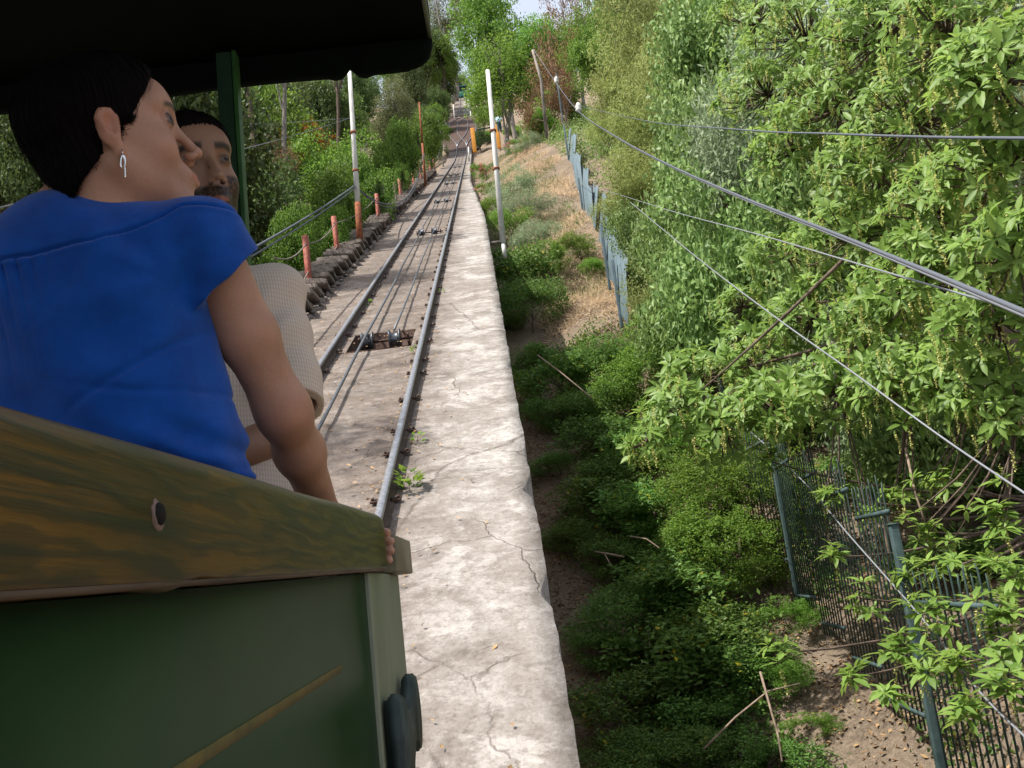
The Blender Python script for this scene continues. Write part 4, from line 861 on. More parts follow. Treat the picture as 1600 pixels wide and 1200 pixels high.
# low green cover in the shaded hollow and leaf litter
P, r = scatter(.55, 3.9, 4.5, 22, 110000, lambda x, y, r: (x > .75+.35*np.sin(y*1.1)+r.uniform(0, .5, len(x))) & (vnoise(np.stack([x, y, x*0], -1), 1.5, 12)+r.uniform(-.4, .4, len(x)) > -.45), 3)
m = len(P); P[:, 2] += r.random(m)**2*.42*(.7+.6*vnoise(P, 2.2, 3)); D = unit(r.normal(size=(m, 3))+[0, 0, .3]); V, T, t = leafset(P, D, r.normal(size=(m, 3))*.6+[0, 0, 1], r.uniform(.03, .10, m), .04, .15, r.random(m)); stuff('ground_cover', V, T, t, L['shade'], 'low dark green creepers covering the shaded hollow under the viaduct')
P, r = scatter(.2, 9, 4.5, 22, 46000, None, 4); m = len(P); P[:, 2] += .015
D = unit(r.normal(size=(m, 3))*[1, 1, .25]); V, T, t = leafset(P, D, r.normal(size=(m, 3))*.35+[0, 0, 1], r.uniform(.03, .085, m), .035, .2, r.random(m)); stuff('leaf_litter', V, T, t, L['litter'], 'dry fallen leaves littering the bare earth around the railings')
# undergrowth of the far right bank and of the left slope
for nm, (x0, x1, y0, y1, n, lm, hh, Lg, lb) in {'bank_undergrowth': (4, 22, 9, 60, 110000, 'gloss', 1.3, .13, 'tangled green undergrowth of the right bank'), 'slope_undergrowth': (-34, -4.4, 10, 130, 110000, 'dark', 1.8, .22, 'dark undergrowth between the trees of the left slope')}.items():
    P, r = scatter(x0, x1, y0, y1, n, None, 6); m = len(P); P[:, 2] += r.random(m)*hh*(.6+.4*vnoise(P, .9, 4)); D = unit(r.normal(size=(m, 3))+[0, 0, .4])
    V, T, t = leafset(P, D, r.normal(size=(m, 3))*.6+[0, 0, 1], r.uniform(.6, 1.2, m)*Lg, Lg*.4, .15, r.random(m)); stuff(nm, V, T, t, L[lm], lb)
# crumbs and leaves fallen on the slab
def on_slab(n, x0, x1, y0, y1, seed, kx=None):
    r = np.random.default_rng(seed); x = r.uniform(x0, x1, n); y = y0+(y1-y0)*r.random(n)**1.6
    if kx is not None: m = kx(x, y, r); x, y = x[m], y[m]
    return np.stack([x, y, track_z(y)+.012+.01*r.random(len(x))], -1), r
P, r = on_slab(16000, XW+.1, .1, 3, 60, 9, lambda x, y, r: (np.exp(-np.abs(x-XR)/.12)+np.exp(-np.abs(x-XL)/.14)+np.exp(-np.abs(x-XW-.15)/.15)+.16*(x < XR)+.03) > r.random(len(x)))
m = len(P); D = unit(r.normal(size=(m, 3))*[1, 1, .15]+[0, 0, .5*0]); D[:, 2] += D[:, 1]*TANA; V, T, t = leafset(P, D, r.normal(size=(m, 3))*.3+[0, -.5, 1], r.uniform(.012, .05, m), .02, .15, r.random(m)); stuff('fallen_leaves', V, T, t, L['litter'], 'tiny dry leaves and crumbs caught along the rails on the slab')
def weed(px, py, label, n=26, s=.07, big=True, g=0.):
    c_ = on(px, py, 0); r = np.random.default_rng(int(px)); t_ = thing('weed', label, 'weed', None, c_)
    az = r.uniform(0, 6.28, n); P = np.stack([np.cos(az)*.05, np.sin(az)*.05, .01+r.random(n)*.12], -1)*s/.07; D = np.stack([np.cos(az), np.sin(az), r.uniform(.1, .9, n)], -1)
    V, T, t = leafset(P, D, np.array([[0, 0, 1.]])+r.normal(size=(n, 3))*.3, s, s*.55, .15, r.random(n)); link('leaves', mesh_np('leaves', V, T, False, t), L['small' if 0 else 'bright'], t_)
    MB().tube([(0, 0, -.01), (0, 0, .1*s/.07)], .003, 5).build('stem', M['twig'], t_)
weed(640, 768, 'leafy green weed growing against the right rail, nearest of the weeds', 34, .075); weed(653, 692, 'small weed by the right rail, second from the bottom', 16, .045); weed(632, 765, 'tiny weed touching the nearest weed at the rail', 10, .04)
weed(650, 552, 'thin weed at the right end of the pulley pit', 14, .05); weed(576, 478, 'small weed between left rail and haul cable', 16, .045); weed(688, 458, 'pale weed beside the right rail above the pit', 14, .05)
for i, (pts, r0, lb) in enumerate([([(930, 862, 10.6), (955, 866, 10.4), (975, 870, 10.3)], .012, 'pale straight stick lying in the shaded hollow'), ([(945, 866, 10.2), (955, 884, 10.0)], .007, 'short twig hanging from the pale stick'), ([(985, 838, 10.6), (1010, 842, 10.5), (1030, 856, 10.3)], .009, 'curved pale stick right of the straight one'),
        ([(1188, 1050, 7.6), (1202, 1100, 7.4), (1216, 1150, 7.3), (1222, 1190, 7.2)], .010, 'dry upright branch near the bottom edge'), ([(1100, 1170, 7.6), (1150, 1120, 7.6), (1200, 1080, 7.6), (1250, 1068, 7.7)], .009, 'long dry branch lying across the upright one'), ([(840, 555, 15), (880, 585, 14.6), (925, 622, 14.2)], .014, 'brown fallen branch across the upper hollow'), ([(1415, 700, 8.2), (1430, 770, 8.0), (1445, 815, 7.9)], .012, 'bare grey twig hanging above the tall railing post')]):
    t_ = MB().tube([at(*p) for p in pts], [r0*(1-.4*k/len(pts)) for k in range(len(pts))], 6).build('fallen_branch', M['twig'], smooth=True); tag(t_, lb, 'branch')

# ================================================================== sheet fence and railings
sf = thing('sheet_fence', 'leaning fence of overlapping blue-grey sheets beside the dry path', 'fence')
sheets = [(884, 246, 38), (890, 262, 36), (897, 283, 34), (903, 305, 32), (909, 325, 30.4), (916, 342, 29), (923, 352, 28), (935, 377, 26.4), (941, 398, 25.2), (948, 415, 24.2), (956, 440, 22.8), (964, 468, 21.2), (970, 495, 20)]
for i, (px, py, Y) in enumerate(sheets):
    b_ = at(px, py, Y); zg = float(ground_z(b_[0], b_[1])[0]); h = 1.35+.18*math.sin(i*2.1); mb = MB()
    nr = 9; wd = 2.1 if i < 6 else 1.5
    V = []
    for k in range(nr+1):
        u_ = (k/nr-.5)*wd
        for hz in (0, 1): V.append((.025*(k % 2)+rnd.uniform(-.01, .01), u_, hz*(h+rnd.uniform(-.06, .1))+u_*TANA))
    Q = [[2*k, 2*k+2, 2*k+3, 2*k+1] for k in range(nr)]; n0 = len(V); V += [(v[0]+.012, v[1], v[2]) for v in V]; Q += [[a+n0 for a in q[::-1]] for q in Q[:nr]]; Q += [[0, 1, n0+1, n0], [2*nr, n0+2*nr, n0+2*nr+1, 2*nr+1]]+[[2*k+1, 2*k+3, n0+2*k+3, n0+2*k+1] for k in range(nr)]
    p_ = MB().add(V, Q).build('sheet', M['board'], sf, loc=(b_[0]+.05, b_[1], b_[2]-.05)); p_.rotation_euler = (0, rnd.uniform(.02, .22), rnd.uniform(-.05, .1))
for (px, py, Y, h) in [(878, 180, 46, 2.4), (888, 245, 37, 1.5), (912, 340, 29.6, 1.4), (950, 430, 23.6, 1.4), (968, 485, 20.5, 1.2)]:
    b_ = at(px, py, Y); MB().box((0, 0, h/2-.2), (.07, .07, h+.4), bev=.008).build('post', M['board'], sf, loc=b_)
# railings
rg = thing('railing_fence', 'tall teal steel railings stepping down the slope at lower right', 'fence')
FX = 3.55
def rpost(pxt, pyt, pxb, pyb, Y, wd=.055):
    a, b = at(pxb, pyb, Y), at(pxt, pyt, Y); h = b[2]-a[2]
    p_ = MB().box((0, 0, h/2-.15), (wd, wd, h+.3), bev=.006).box((0, 0, h+.006), (wd+.016, wd+.016, .012)).build('post', M['fence'], rg, loc=a); return a, h
A1, h1 = rpost(1209, 688, 1246, 935, 11.8); A2, h2 = rpost(1396, 820, 1478, 1235, 7.5, .065)
def panel(x0, y0, z0, x1, y1, H, n, ztop=None):
    L_ = math.hypot(x1-x0, y1-y0); ux = np.array([(x1-x0)/L_, (y1-y0)/L_, 0]); ax = np.array([ux, np.cross([0, 0, 1.], ux), [0, 0, 1.]])
    t_ = MB(); 
    for z in (.12, H*.86): t_.box(np.array([x0, y0, z0+z])+ux*L_/2, (L_, .022, .035), ax)
    t_.build('cross_bar', M['fence'], rg)
    b = MB()
    for k in range(n):
        p = np.array([x0, y0, z0])+ux*L_*(k+.5)/n; e = H*(1+.02*math.sin(k*3)); r = .0075
        b.tube([p, p+[0, 0, e-.05], p+[.01*math.sin(k*5), 0, e]], [r, r, .003], 6)
    b.build('bars', M['fence_dark'], rg)
# panels from the upper post down to the lower one, each a step lower
ysp = np.linspace(A1[1], A2[1], 5); xsp = np.linspace(A1[0], A2[0], 5); zsp = np.linspace(A1[2], A2[2]+.2, 5)
for k in range(4): panel(xsp[k], ysp[k]-.03, zsp[k+1]*.5+zsp[k]*.5+.05, xsp[k+1], ysp[k+1]+.03, 1.95, 9)
panel(A2[0], A2[1]-.06, A2[2]-.1, A2[0]-.05, A2[1]-1.5, 1.7, 13); panel(A2[0]-.05, A2[1]-1.53, A2[2]-.65, A2[0]-.1, A2[1]-3.0, 1.7, 13)
panel(A1[0], A1[1]+.06, A1[2]+.35, A1[0]-.05, A1[1]+1.6, 1.9, 12); panel(A1[0]-.05, A1[1]+1.65, A1[2]+1.0, A1[0]-.1, A1[1]+3.2, 1.9, 12)
for Y in (A1[1]+3.3, A2[1]-3.1): MB().box((0, 0, 1.0), (.07, .07, 2.4), bev=.006).build('post', M['fence'], rg, loc=(FX, Y, float(ground_z(FX, Y)[0])))
mb = MB()
for k in range(4): mb.box(((xsp[k]+xsp[k+1])/2, (ysp[k]+ysp[k+1])/2, (zsp[k]+zsp[k+1])/2-.06), (.09, abs(ysp[k]-ysp[k+1])*.96, .09))


# ================================================================== gate, far car, far walker
gt = thing('barrier_gate', 'small barrier with two orange posts and a dark green bar beside the far track', 'gate')
YG = 76.
for px, pyt, pyb in ((741, 200, 228), (779, 195, 222)):
    a = at(px, pyb, YG); h = at(px, pyt, YG)[2]-a[2]; MB().box((0, 0, h/2-.3), (.34, .2, h+.6), bev=.02).build('gate_post', M['orange'], gt, loc=a)
a, b = at(744, 203, YG), at(778, 197, YG); MB().tube([a, b], .06, 8).build('bar', M['dark_green'], gt)
a, b = at(744, 222, YG), at(778, 216, YG); mb = MB(); mb.tube([a, b], .04, 8)
for k in range(7): mb.tube([at(747+k*4.6, 203-k*.8, YG), at(747+k*4.6, 222-k*.8, YG)], .02, 5)
mb.build('lower_rails', M['dark_green'], gt)
cz = 157.; ct = thing('funicular_car', 'tiny teal funicular car high up at the end of the line', 'funicular car', None, (-1.36+track_dx(cz), cz, track_z(cz)))
MB().box((0, 1.5, .85), (2.0, 3.0, 1.1), bev=.08).build('body', M['teal'], ct); MB().box((0, 1.5, 2.35), (2.1, 3.2, .16), bev=.05).build('roof', M['teal'], ct)
mb = MB()
for x in (-.93, -.3, .3, .93):
    for y in (.08, 2.92): mb.box((x, y, 1.85), (.09, .09, .95))
mb.build('window_posts', M['dark_green'], ct)
for x in (-.615, 0, .615): MB().box((x, .07, 1.84), (.5, .02, .9)).build('window', M['glass'], ct)
MB().box((0, 1.5, .12), (1.5, 2.6, .34)).build('chassis', M['clip'], ct)
for x in (-.53, .53): MB().lathe([(0, -.04), (.2, -.04), (.2, .04), (0, .04)], (x, .5, .33), (1, 0, 0), 16).build('wheel', M['clip'], ct)

# ================================================================== the funicular carriage we lean out of
def atx(px, py, X):
    d = (px-800)/F*CR - (py-600)/F*CU + CF
    return d*(X/d[0])
car = thing('funicular_carriage', 'dark green open funicular carriage with wooden top rail, roof above', 'funicular carriage', None, (-1.34, .3, -.85))
CO = np.array([-1.34, .3, -.85])
def cpart(mb, name, m, smooth=False, parent=None): 
    mb.V = [v-CO for v in mb.V]; return mb.build(name, m, parent or car, smooth)
SX = -.24
def bevelled_box(lo, hi, bev, seg=3):
    bm = bmesh.new(); bmesh.ops.create_cube(bm, size=1); lo, hi = np.array(lo), np.array(hi)
    for v in bm.verts: v.co = Vector(((np.array(v.co[:])+.5)*(hi-lo)+lo))
    bmesh.ops.bevel(bm, geom=bm.edges[:], offset=bev, segments=seg, affect='EDGES', profile=.55); return bm
# side wall with wood rail on top
V = []
for x in (SX-.047, SX-.014):
    for y in (-1.85, 1.561): V += [(x, y, -.91), (x, y, .0205+(y-.445)*.0285)]
cpart(MB().add(V, [[0, 2, 3, 1], [4, 5, 7, 6], [0, 4, 6, 2], [1, 3, 7, 5], [0, 1, 5, 4], [2, 6, 7, 3]]), 'side_wall', M['panel'])
def rz0(y): return .022+(y-.445)*.0285
def rz1(y): return .119+(y-.445)*.0330
def rail_top():
    ys = [-1.85]+list(np.linspace(-1.5, 1.70, 60))+[1.735, 1.752]; V = []; sec = []
    R_ = .016
    for (cx, s, a0) in ((SX-R_, 1, 0), (SX-.085+R_, -1, 90)):
        for a in np.linspace(0, 90, 7): pass
    k = 0
    for i, y in enumerate(ys):
        endk = 1 if y < 1.72 else (.97 if y < 1.74 else .90)
        z0, z1 = rz0(y), rz1(y); zc, hz = (z0+z1)/2, (z1-z0)/2*endk; xc, hx = SX-.040, .0425*endk
        sec = []
        for (sx, sz, st) in ((1, -1, -90), (1, 1, 0), (-1, 1, 90), (-1, -1, 180)):
            rr = .017 if sz > 0 else .010
            for a in np.linspace(st, st+90, 7):
                sec.append((xc+sx*(hx-rr)+rr*math.cos(math.radians(a)), zc+sz*(hz-rr)+rr*math.sin(math.radians(a))))
        n = len(sec)
        for (x, z) in sec:
            # worn bump and notch on the lower outer edge
            w_ = .0016*mnoise.noise((x*8, y*3.1, z*9))
            if z < zc and x > xc: z += .010*math.exp(-((y-.735)/.012)**2)*(1 if z < z0+.02 else 0)+(-.004*math.exp(-((y-.69)/.03)**2) if z < z0+.02 else 0)
            V.append((x+w_, y, z+w_))
    Q = [[i*n+j, i*n+(j+1) % n, (i+1)*n+(j+1) % n, (i+1)*n+j] for i in range(len(ys)-1) for j in range(n)]
    e = (len(ys)-1)*n; T = [[e, e+j, e+j+1] for j in range(1, n-1)]+[[0, j+1, j] for j in range(1, n-1)]
    return MB().add(V, Q, T)
rl = cpart(rail_top(), 'top_rail', M['wood_rail'], True)
# screw hole: a dark countersunk ring let into the rail
hx_, hy_, hz_ = atx(241, 806, SX)
bm = bmesh.new(); bmesh.ops.create_icosphere(bm, subdivisions=3, radius=1)
for v in bm.verts: v.co = Vector((v.co.x*.003, v.co.y*.0120, v.co.z*.0115))*(1+.35*mnoise.noise(v.co*190))
cpart(MB().bm(bm, None, (SX+.0015, hy_, hz_)), 'screw_hole', M['grey_post'], True, None)
bm = bmesh.new(); bmesh.ops.create_icosphere(bm, subdivisions=3, radius=1)
for v in bm.verts: v.co = Vector((v.co.x*.003, v.co.y*.0095, v.co.z*.0080))
cpart(MB().bm(bm, None, (SX+.0032, hy_+.001, hz_+.001)), 'screw_hole', mat('hole_black', (.004, .004, .004), .9), True, None)
for (px, py) in ((1102/2, 600+485/2), (1160/2, 600+478/2)):
    p = atx(px, py, SX); cpart(MB().box((SX+.0006, p[1], p[2]), (.003, .010, .016), bev=.001), 'nail_mark', M['clip'])
# worn bare strip under the rail
cpart(MB().sweep([(-.004, -.002), (.003, -.002), (.003, .0022), (-.004, .0022)], [np.array([SX-.002, y, rz0(y)+.002]) for y in np.linspace(.40, 1.70, 40) if abs(y-.735) > .02]), 'worn_edge', M['bare_wood'])
# pale end board, its cap and the latch
cpart(MB().bm(bevelled_box((SX-.062, 1.562, -.91), (SX-.006, 1.93, .0545), .004)), 'end_board', M['panel_pale'])
cpart(MB().bm(bevelled_box((SX-.060, 1.800, .0565), (SX+.010, 2.05, .126), .004)), 'end_cap', M['khaki'])
def latch():
    "hasp plate: upright bar with a round thumb piece"
    out = [(1.565, -.30), (1.565, -.150), (1.60, -.142), (1.635, -.150), (1.66, -.172), (1.70, -.176), (1.74, -.160), (1.77, -.132), (1.80, -.128)]
    for a in np.linspace(80, -80, 12): out.append((1.80+.055*math.cos(math.radians(a)), -.196+.068*math.sin(math.radians(a))))
    out += [(1.79, -.262), (1.775, -.245), (1.745, -.240), (1.70, -.27), (1.68, -.33), (1.565, -.35)]
    bm = bmesh.new(); vs = [bm.verts.new((SX+.002, y, z)) for y, z in out]; f = bm.faces.new(vs)
    r_ = bmesh.ops.extrude_face_region(bm, geom=[f]); [setattr(v, 'co', v.co+Vector((.022, 0, 0))) for v in r_['geom'] if isinstance(v, bmesh.types.BMVert)]
    bmesh.ops.recalc_face_normals(bm, faces=bm.faces[:]); bmesh.ops.bevel(bm, geom=[e for e in bm.edges if len(e.link_faces) == 2 and e.calc_face_angle(0) > 1], offset=.004, segments=2, affect='EDGES')
    return MB().bm(bm)
cpart(latch(), 'latch', M['latch'])
cpart(MB().tube([(SX+.008, 1.585, -.150), (SX+.008, 1.575, -.42)], .012, 14), 'latch_hinge', M['latch'], True)
# painted lining on the panel
def stripe(a, b, wd, name='lining_stripe'):
    a, b = np.array(a), np.array(b); d = (b-a)/np.linalg.norm(b-a); n_ = np.array([-d[1], d[0]])*wd/2; x = SX-.0135
    V = [(x, *(a+n_)), (x, *(a-n_)), (x, *(b-n_)), (x, *(b+n_))]; V += [(v[0]-.001, v[1], v[2]) for v in V]
    cpart(MB().add(V, [[0, 1, 2, 3], [4, 7, 6, 5], [0, 4, 5, 1], [1, 5, 6, 2], [2, 6, 7, 3], [3, 7, 4, 0]]), name, M['stripe'])
q1, q2, q3 = atx(535, 1043, SX-.013)[1:], atx(285, 1203, SX-.013)[1:], atx(562, 1150, SX-.013)[1:]
stripe(q1, q2+(q2-q1)*1.2, .010)
# the rest of the body: floor with a step, far side, ends, benches, posts and roof
cpart(MB().box((-1.34, -.16, -.89), (2.16, 3.36, .05), bev=.004).box((-1.34, 1.72, -.74), (2.10, .50, .25)), 'floor', M['grey_post'])
cpart(MB().box((-2.42, .07, -.44), (.03, 3.86, .94), bev=.003), 'side_wall', M['panel'])
cpart(MB().box((-2.42, .07, .075), (.085, 3.9, .10), bev=.012), 'top_rail', M['wood_rail'])
cpart(MB().box((-1.34, 1.985, -.44), (2.12, .03, .94), bev=.003), 'front_wall', M['panel'])
cpart(MB().box((-1.34, -1.86, -.44), (2.12, .03, .94), bev=.003), 'rear_wall', M['panel'])
for x, y in ((-.563, 2.045), (-2.1, 2.045), (-.30, -1.80), (-2.38, -1.80)):
    w_ = .037
    cpart(MB().box((x, y, .20), (w_, w_, 2.24), bev=.004), 'roof_post', M['dark_green'])
    cpart(MB().box((x+w_/2+.0065, y-.004, .20), (.010, w_*.9, 2.24), bev=.002), 'post_edge', M['post_green'])
for y in (-.8, .3):
    cpart(MB().box((-1.45, y, -.42), (1.5, .36, .04), bev=.01).box((-1.45, y+.16, -.14), (1.5, .03, .5), bev=.01), 'bench', M['bare_wood'])
# roof: board with rounded corners, scalloped front valance
RX0, RX1, RY0, RY1 = -2.52, -.068, -2.1, 2.10
def val_z(x):
    z = 1.268+.004*math.sin(x*9)
    z += .022*max(0, 1-abs(x+.276)/.020)**1.3-.006*math.exp(-((abs(x+.276)-.035)/.014)**2)
    z += .022*max(0, 1-abs(x+1.3)/.020)**1.3+.022*max(0, 1-abs(x+2.3)/.020)**1.3
    return z
xs = np.linspace(RX0+.0, RX1-.0, 260); V = []; R_ = .062
for x in xs:
    zb = val_z(x)
    for e in (x-RX0, RX1-x):
        if e < R_: zb = max(zb, 1.268+R_-math.sqrt(max(0, R_**2-(R_-e)**2)))
    V += [(x, RY1-.012, zb), (x, RY1-.012, 1.44), (x, RY1+.012, zb), (x, RY1+.012, 1.44)]
Q = []
for i in range(len(xs)-1):
    a = 4*i; b = a+4; Q += [[a, b, b+1, a+1], [a+2, a+3, b+3, b+2], [a, a+2, b+2, b], [a+1, b+1, b+3, a+3]]
Q += [[0, 1, 3, 2], [len(V)-4, len(V)-2, len(V)-1, len(V)-3]]
cpart(MB().add(V, Q), 'valance', M['roof'])
mb = MB(); n_ = 20; V = []
for i in range(n_+1):
    x = RX0+(RX1-RX0)*i/n_; crown_ = .16*(1-((i/n_-.5)*2)**2)
    for y in (RY0, RY1-.013): V += [(x, y, 1.335+crown_*.0), (x, y, 1.40+crown_)]
Q = []
for i in range(n_): a = 4*i; b = a+4; Q += [[a, b, b+2, a+2], [a+1, a+3, b+3, b+1], [a, a+1, b+1, b], [a+2, b+2, b+3, a+3]]
Q += [[0, 2, 3, 1], [4*n_, 4*n_+1, 4*n_+3, 4*n_+2]]; mb.add(V, Q)
cpart(mb, 'roof', M['roof'])
for y in (-1.4, -.5, .4, 1.3): cpart(MB().box((-1.29, y, 1.315), (2.38, .05, .045)), 'roof_beam', M['roof'])
cpart(MB().tube([(RX1-.004, RY0, 1.338), (RX1-.004, RY1, 1.338)], .006, 8), 'roof_edge_highlight', M['panel_pale'], True)  # pale tube standing in for the highlight along the right roof edge
# chassis on the slope with wheels
mb = MB(); d = np.array([0, math.cos(ALPHA), math.sin(ALPHA)]); ax = np.array([[1, 0, 0], d, np.cross([1, 0, 0], d)])
for x in (XR, XL): mb.box((x, -.1, track_z(-.1)+.62), (.12, 4.6, .2), ax)
for y in (-1.5, 1.0): mb.box((-1.36, y, track_z(y)+.60), (1.2, .14, .14), ax)
for y in (-1.6, -.6, .4, 1.4):
    zt = -.9; zb = track_z(y)+.68
    if zb < zt:
        for x in (XR, XL): mb.box((x, y, (zt+zb)/2), (.09, .09, zt-zb))
cpart(mb, 'chassis', M['dark_green'])
for x in (XR, XL):
    for y in (-1.7, 1.2):
        cpart(MB().lathe([(0, -.06), (.24, -.06), (.26, -.05), (.23, -.04), (.225, .06), (0, .06)], np.array([x, y, track_z(y)+.13])+ax[2]*.235, (1, 0, 0), 28), 'wheel', M['rail_side'])

# ================================================================== people: smooth-blended volumes turned into one surface
def _u(v): v = np.asarray(v, float); return v/np.linalg.norm(v)
class SDF:
    "list of primitives combined in order; every primitive is (mode, k, fn)"
    def __init__(s): s.p = []
    def add(s, fn, k=.02, mode='u', box=None): s.p.append((mode, k, fn)); return s
    def __call__(s, P):
        d = None
        for mode, k, fn in s.p:
            e = fn(P)
            if d is None: d = e; continue
            if mode == 'u': h = np.maximum(k-np.abs(d-e), 0)/k; d = np.minimum(d, e)-h*h*k*.25
            elif mode == 's': e = -e; h = np.maximum(k-np.abs(d-e), 0)/k; d = np.maximum(d, e)+h*h*k*.25
            elif mode == 'i': h = np.maximum(k-np.abs(d-e), 0)/k; d = np.maximum(d, e)+h*h*k*.25
            elif mode == 'd': d = d+e
        return d
def ell(c, r, R=None):
    c = np.asarray(c, float); r = np.asarray(r, float)
    def f(P):
        q = P-c
        if R is not None: q = q@R.T
        a = np.sqrt(((q/r)**2).sum(-1)); b = np.sqrt(((q/(r*r))**2).sum(-1))+1e-9
        return a*(a-1)/b
    return f
def cone(a, b, ra, rb):
    a, b = np.asarray(a, float), np.asarray(b, float); ab = b-a; L2 = ab@ab
    def f(P):
        t = np.clip(((P-a)@ab)/L2, 0, 1); return np.sqrt(((P-a-t[..., None]*ab)**2).sum(-1))-(ra+(rb-ra)*t)
    return f
def surfnet(f, lo, hi, h, B=8):
    lo = np.asarray(lo, float); hi = np.asarray(hi, float); n = np.ceil((hi-lo)/(h*B)).astype(int); bs = h*B
    I = np.stack(np.meshgrid(*[np.arange(k) for k in n], indexing='ij'), -1).reshape(-1, 3); c = lo+(I+.5)*bs
    d = np.concatenate([f(c[i:i+200000]) for i in range(0, len(c), 200000)]); I = I[np.abs(d) < bs*1.5]
    g = np.stack(np.meshgrid(*[np.arange(B+1)]*3, indexing='ij'), -1).reshape(-1, 3); NX = n*B+2
    cells_id = []; cells_v = []; edges = []
    corners = np.array([[i, j, k] for i in (0, 1) for j in (0, 1) for k in (0, 1)]); E = [(a, b) for a in range(8) for b in range(a+1, 8) if np.abs(corners[a]-corners[b]).sum() == 1]
    for s in range(0, len(I), 1200):
        Ib = I[s:s+1200]; G = (Ib[:, None, :]*B+g[None]); D = f((lo+G*h).reshape(-1, 3)).reshape(len(Ib), B+1, B+1, B+1)
        Cn = np.stack([D[:, i:i+B, j:j+B, k:k+B] for i, j, k in corners], -1); ins = Cn < 0; act = ins.any(-1) & ~ins.all(-1)
        w_ = np.argwhere(act); v = Cn[act]; acc = np.zeros((len(v), 3)); cnt = np.zeros(len(v))
        for a, b in E:
            m = (v[:, a] < 0) != (v[:, b] < 0); t = np.where(m, v[:, a]/(v[:, a]-v[:, b]+1e-12), 0)[:, None]
            acc += np.where(m[:, None], corners[a]*(1-t)+corners[b]*t, 0); cnt += m
        gi = Ib[w_[:, 0]]*B+w_[:, 1:]; cells_id.append((gi[:, 0]*NX[1]+gi[:, 1])*NX[2]+gi[:, 2]); cells_v.append(lo+(gi+acc/cnt[:, None])*h)
        for ax in range(3):
            sl = [slice(None), slice(0, B), slice(0, B), slice(0, B)]; s2 = list(sl); s2[ax+1] = slice(1, B+1)
            A_, B_ = D[tuple(sl)], D[tuple(s2)]; e = np.argwhere((A_ < 0) != (B_ < 0)); sg = (A_[tuple(e.T)] < 0); edges.append((ax, Ib[e[:, 0]]*B+e[:, 1:], sg))
    cid = np.concatenate(cells_id); V = np.concatenate(cells_v); o = np.argsort(cid); cid = cid[o]; V = V[o]
    def look(G): 
        k = (G[:, 0]*NX[1]+G[:, 1])*NX[2]+G[:, 2]; j = np.searchsorted(cid, k); j = np.minimum(j, len(cid)-1); return np.where(cid[j] == k, j, -1)
    Q = []
    for ax, G, sg in edges:
        u, v = [(1, 2), (2, 0), (0, 1)][ax]; e1 = np.zeros(3, int); e1[u] = 1; e2 = np.zeros(3, int); e2[v] = 1
        q = np.stack([look(G), look(G-e1), look(G-e1-e2), look(G-e2)], -1); q = np.where(sg[:, None], q, q[:, ::-1]); Q.append(q[(q >= 0).all(1)])
    return V, np.concatenate(Q)
def smoothV(V, Q, it=2, lam=.5):
    for _ in range(it):
        acc = np.zeros_like(V); cnt = np.zeros(len(V))
        for a in range(4):
            b = Q[:, (a+1) % 4]; np.add.at(acc, Q[:, a], V[b]); np.add.at(cnt, Q[:, a], 1); np.add.at(acc, b, V[Q[:, a]]); np.add.at(cnt, b, 1)
        V = V*(1-lam)+lam*acc/np.maximum(cnt, 1)[:, None]
    return V
def organic(name, f, lo, hi, h, m, parent, colf=None, keep=None, it=1, loc=(0, 0, 0)):
    V, Q = surfnet(f, lo, hi, h)
    if keep is not None:
        mk = keep(V); ok = (mk[Q] < 0).any(1); Q = Q[ok]
        us = np.unique(Q); re = -np.ones(len(V), int); re[us] = np.arange(len(us)); V = V[us]; Q = re[Q]
    V = smoothV(V, Q, it); col = colf(V) if colf else None
    return link(name, mesh_np(name, V-np.asarray(loc), Q[:, ::-1], True, None, col), m, parent)

